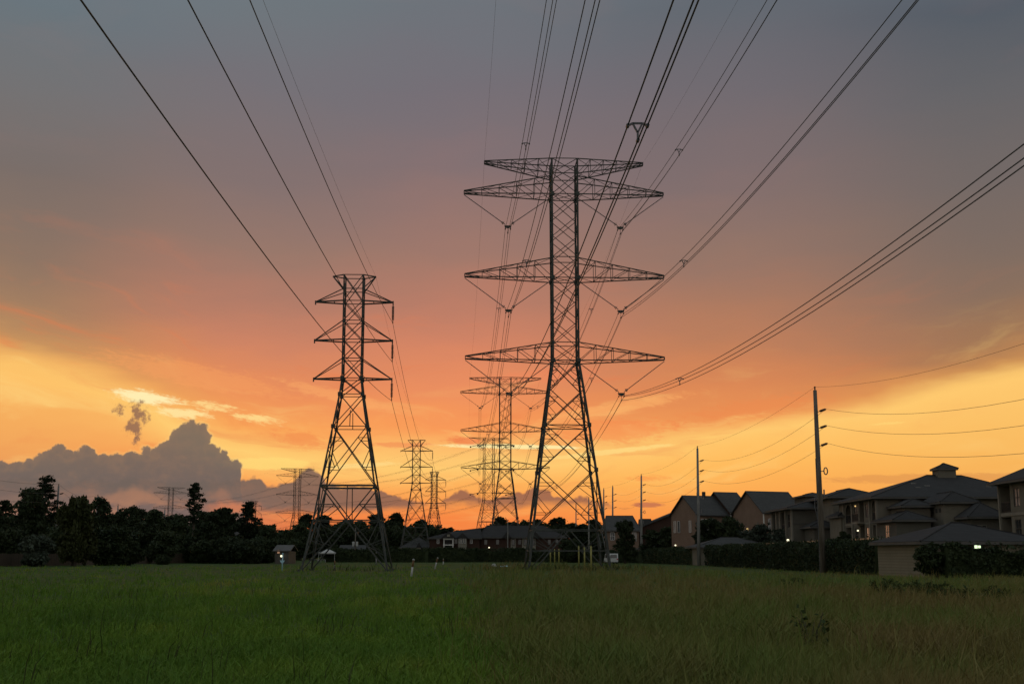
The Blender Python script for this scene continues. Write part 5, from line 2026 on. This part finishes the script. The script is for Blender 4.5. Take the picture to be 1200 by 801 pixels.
gq = garage('long low garage with tan lapped siding end, nearest building at the right', Vector((30.25, 92.6, 0)), R(7), 8.4, 9.2, 2.55, 1.45, 'siding', 'shingle')
t = gq
lampP = Vector((inv(1146, 640.3, 89.3)))
fl = thing('flood_light', 'bright greenish flood light glowing over the hedge under the garage eave', 'lamp', lampP - Vector((0, 0, 0)))
MB().box(-.30, .30, .06, .14, -.14, .16).build('housing', M['rail'], fl)
MB().box(-.22, -.02, .02, .055, -.10, .11).build('lens', M['greenlamp'], fl)
MB().box(.03, .20, .02, .055, -.08, .09).build('lens', M['greenlamp'], fl)
MB().tube([(0, .12, .1), (0, .9, .35), (0, 2.0, .4)], .03, 6).build('bracket', M['rail'], fl)
g2 = garage('small cream garage with dark hip roof beside the second pole', gp(820, 199), R(3), 9, 11.5, zat(640.5, 199), 1.5, 'stucco', 'shingle2')
g3 = garage('small garage with low dark hip roof behind the third pole hedge', gp(753, 262), R(2), 9, 9.0, zat(643, 262), 1.5, 'stucco', 'shingle2')
t = thing('carport', 'long carport with thin pale metal roof edge above the long hedge', 'carport', Vector((31.9, 110, 0)), math.atan2(.2, 1) * 0)
Lc = 74
m = MB()
m.prism([(0, 0, 2.95), (0, Lc, 2.95), (0, Lc, 3.10), (0, 0, 3.10)], (.06, 0, 0))
m.build('fascia', M['metalroof'], t)
m = MB()
m.prism([(.061, 0, 2.97), (5.5, 0, 2.86), (5.5, 0, 2.94), (.061, 0, 3.06)], (0, Lc, 0))
m.build('roof', M['concrete_pole'], t)
for k in range(13):
    MB().tube([(1.4, 1 + k * 6, 0), (1.4, 1 + k * 6, 2.94)], .06, 6).build('post', M['concrete_pole'], t)
lamp(t, (.5, 52, 2.6), 'lamp', .16)
lamp(t, (.5, 34, 2.6), 'warm', .10)

# ---- white van half behind the pole
t = thing('parked_van', 'small white van parked behind the hedge gap right of the biggest tower', 'van', Vector((gx(716, 236), 236, 0)), R(8))
m = MB()
prof = [(-2.2, .35), (2.2, .35), (2.25, .95), (1.55, 1.1), (1.05, 1.85), (-2.1, 1.9), (-2.25, 1.0)]
m.prism([(-.85, x, z) for x, z in prof], (1.7, 0, 0))
m.build('body', M['carwhite'], t)
MB().prism([(-.65, -2.235, 1.05), (.65, -2.235, 1.05), (.6, -2.16, 1.7), (-.6, -2.16, 1.7)], (0, -.03, 0)).build('rear_window', M['glass'], t)
MB().prism([(-.86, -1.9, 1.1), (-.86, .9, 1.1), (-.86, .7, 1.7), (-.86, -1.9, 1.7)], (-.02, 0, 0)).build('side_window', M['glass'], t)
for sx in (-.88, .68):
    for yy in (-1.4, 1.4):
        MB().tube([(sx, yy, .33), (sx + .2, yy, .33)], .33, 14).build('wheel', M['rubber'], t)
for sx in (-.7, .7):
    MB().box(sx - .09, sx + .09, -2.29, -2.235, .75, 1.0).build('tail_light', M['red'], t)

# ------------------------------------------------------------------ far-off wood on the horizon
rs = np.random.default_rng(77)
C = []
for k in range(330):
    x = rs.uniform(-520, 520)
    y = 900 + rs.uniform(0, 60)
    h = rs.uniform(10, 16)
    C.append(np.array([x, y, 0]) + rs.normal(size=(130, 3)) * np.array([5, 4, 0]) + np.stack([np.zeros(130), np.zeros(130), h * rs.random(130) ** 1.3], 1))
o = quads_mesh('distant_wood', leaf_quads(np.concatenate(C), 1.6, rs=rs), M['leaf'])
o['kind'] = 'stuff'

# ------------------------------------------------------------------ grass
def grass_mat(name, stops, patch, tipmix):
    m = bpy.data.materials.new(name)
    m.use_nodes = True
    nt = m.node_tree
    q = NT(nt)
    b = nt.nodes['Principled BSDF']
    b.inputs['Roughness'].default_value = .7
    b.inputs['Specular IOR Level'].default_value = .12
    g = q.n('ShaderNodeNewGeometry')
    mp = q.n('ShaderNodeMapping')
    mp.inputs['Scale'].default_value = (1, .45, .1)
    nt.links.new(g.outputs['Position'], mp.inputs[0])
    f = q.noise(mp.outputs[0], patch, 6, .65, .5)
    f = q.add(q.mul(f, .7), q.mul(q.noise(mp.outputs[0], patch * 5, 4, .6), .3))
    c = q.ramp(q.step(f, .40, .61, kind='LINEAR'), stops)
    rnd = q.n('ShaderNodeAttribute', attribute_name='tint')
    c = q.mix(q.mul(rnd.outputs['Fac'], tipmix[0]), c, tipmix[1])
    q.put(b.inputs['Base Color'], c)
    return m


M['grass'] = grass_mat('mown_grass', [(0, (0.0549, 0.1365, 0.0141, 1)), (.4, (0.0839, 0.1851, 0.0165, 1)), (.7, (0.1292, 0.2247, 0.0211, 1)), (1, (0.2180, 0.2125, 0.0374, 1))], .11, (.25, (0.2423, 0.2277, 0.0528, 1)))
M['dry'] = grass_mat('tall_dry_grass', [(0, (0.1700, 0.1200, 0.0420, 1)), (.3, (0.1420, 0.1340, 0.0360, 1)), (.55, (0.0899, 0.1473, 0.0235, 1)), (1, (0.0651, 0.1395, 0.0202, 1))], .085, (.5, (0.2474, 0.1869, 0.0729, 1)))
M['weed'] = grass_mat('weed_green', [(0, (.030, .046, .012, 1)), (1, (.048, .066, .018, 1))], .2, (.3, (.09, .06, .03, 1)))


def edge_x(y):
    return .8 - .038 * y


def blades(name, m, n, ylo, yhi, hfun, keep, wd, seed, tuft=9, lean=.5, pw=2.0):
    rs = np.random.default_rng(seed)
    k = n // tuft
    # evenly spread over the view angle, thinning with distance
    a, b = ylo ** (1 - pw + 1e-9), yhi ** (1 - pw + 1e-9)
    y = (a + (b - a) * rs.random(k)) ** (1 / (1 - pw + 1e-9))
    x = rs.uniform(-1, 1, k) * (y * .52 + 4)
    ok = keep(x, y, rs)
    x, y = x[ok], y[ok]
    k = len(x)
    X = np.repeat(x, tuft) + rs.normal(0, .09, k * tuft) * (1 + np.repeat(y, tuft) / 60)
    Yv = np.repeat(y, tuft) + rs.normal(0, .09, k * tuft) * (1 + np.repeat(y, tuft) / 60)
    N = len(X)
    h = np.repeat(hfun(x, y, rs), tuft) * rs.uniform(.45, 1.15, N)
    ang = rs.uniform(0, 2 * math.pi, N)
    w_ = wd * (1 + Yv / 34) * rs.uniform(.6, 1.3, N)
    tl = rs.normal(0, lean, (N, 2)) + np.array([.12, .0])
    B = np.stack([X, Yv, np.zeros(N)], 1)
    sd_ = np.stack([np.cos(ang) * w_, np.sin(ang) * w_, np.zeros(N)], 1)
    mid_ = B + np.stack([tl[:, 0] * h * .28, tl[:, 1] * h * .28, h * .6], 1)
    tip = B + np.stack([tl[:, 0] * h * .85, tl[:, 1] * h * .85, h * (1 - .22 * np.minimum(1, np.hypot(tl[:, 0], tl[:, 1])))], 1)
    q1 = np.stack([B - sd_, B + sd_, mid_ + sd_ * .7, mid_ - sd_ * .7], 1)
    q2 = np.stack([mid_ - sd_ * .7, mid_ + sd_ * .7, tip + sd_ * .12, tip - sd_ * .12], 1)
    o = quads_mesh(name, np.concatenate([q1, q2]), m)
    at = o.data.attributes.new('tint', 'FLOAT', 'FACE')
    tv = np.repeat(rs.random(k), tuft) * .6 + rs.random(N) * .4
    at.data.foreach_set('value', np.concatenate([tv, tv]).astype(np.float32))
    o['kind'] = 'stuff'
    return o


def nz(x, y, s, sd=0):
    return np.sin(x * s + 1.3 * np.sin(y * s * .7 + sd)) * np.sin(y * s * .8 + 1.7 * np.sin(x * s * .6 + sd * 2)) * .5 + .5


def h_left(x, y, rs):
    return .20 + .16 * nz(x, y * .6, .5, 1) + .14 * nz(x, y * .5, .21, 2) * (y < 60)


def h_right(x, y, rs):
    near = np.clip((x - 12) / 10, 0, 1) * np.clip((y - 60) / 30, 0, 1)
    h = .42 + .30 * nz(x, y * .6, .45, 3) + .16 * nz(x, y, 1.4, 5)
    weeds = np.clip(1 - np.hypot((x - base1.x + 4) / 18, (y - 138) / 26), 0, 1)
    return h * (1 - .55 * near) + .5 * weeds


KL = lambda x, y, rs: x < edge_x(y) + rs.normal(0, .35, len(x)) * (1 + y / 60)
KR = lambda x, y, rs: (x > edge_x(y) + rs.normal(0, .35, len(x)) * (1 + y / 60)) & ~((x > 29.0 - .0 * y) & (y > 88) & (y < 101))
blades('green_grass', M['grass'], 380000, 9, 190, h_left, KL, .0048, 1, 10, .55)
blades('tall_dry_grass', M['dry'], 340000, 9, 190, h_right, KR, .005, 2, 10, .42)
# sparse seed stalks over the dry grass
blades('seed_stalks', M['dry'], 9000, 10, 90, lambda x, y, rs: rs.uniform(.7, 1.15, len(x)), lambda x, y, rs: KR(x, y, rs) & (nz(x, y, .3, 9) > .35), .005, 3, 3, .30)


blades('field_stalks', M['weed'], 2200, 11, 70, lambda x, y, rs: rs.uniform(.35, .7, len(x)), lambda x, y, rs: KL(x, y, rs) & (nz(x, y, .25, 4) > .45), .005, 5, 3, .28)
blades('tower_weeds', M['weed'], 26000, 95, 175, lambda x, y, rs: rs.uniform(.5, 1.0, len(x)),
       lambda x, y, rs: ((np.hypot(x - base1.x, (y - D1) * .8) < 8.5 + rs.normal(0, 1.5, len(x))) | (np.hypot(x - baseL.x, (y - DL) * .8) < 5.2 + rs.normal(0, .6, len(x))) & (rs.random(len(x)) < .35)), .006, 6, 8, .4, 1.2)
# broadleaf weeds standing in the field
def weed(px, py, Y, h, seed, label, spread=.45, n=120, size=.06):
    random.seed(seed)
    rs = np.random.default_rng(seed)
    t = thing('weed_plant', label, 'plant', Vector((gx(px, Y), Y, 0)), rs.uniform(0, 6), 'dark weeds in the dry grass')
    m, C = MB(), []
    for k in range(7):
        a = random.uniform(0, 6.28)
        e = Vector((math.cos(a) * spread * random.uniform(.2, 1), math.sin(a) * spread * random.uniform(.2, 1), h * random.uniform(.6, 1)))
        m.tube([(0, 0, 0), e * .5 + Vector((0, 0, .1 * h)), e], [.012, .009, .005], 4)
        for j in range(n // 7):
            q = random.uniform(.35, 1.02)
            C.append(tuple(e * q + Vector((random.gauss(0, .07), random.gauss(0, .07), random.gauss(0, .05)))))
    m.build('stem', M['bark'], t)
    quads_mesh('leaves', leaf_quads(np.array(C), size, rs=rs), M['weed'], t)


weed(946, 770, 19.5, .92, 1, 'dark branching weed alone in the near dry grass, right of centre', .34, 110, .05)
wl = ['left end of the dark weed patch at the right', 'second clump from the left in the weed patch', 'tall middle clump in the weed patch at the right', 'wide clump right of the middle in the weed patch',
      'low clump near the right end of the weed patch', 'clump at the right edge of the photo in the weed patch', 'stray weed above the left end of the weed patch']
for k, (px, Y) in enumerate(((1030, 52), (1052, 50), (1078, 48), (1110, 46), (1142, 45), (1180, 43), (935, 62))):
    weed(px, 690, Y, (.62, .55, .66, .5, .42, .5, .5)[k], 20 + k, 'dark weed forming the ' + wl[k] if k < 6 else 'dark stray weed above the left end of the weed patch', 1.2, 320, .085)
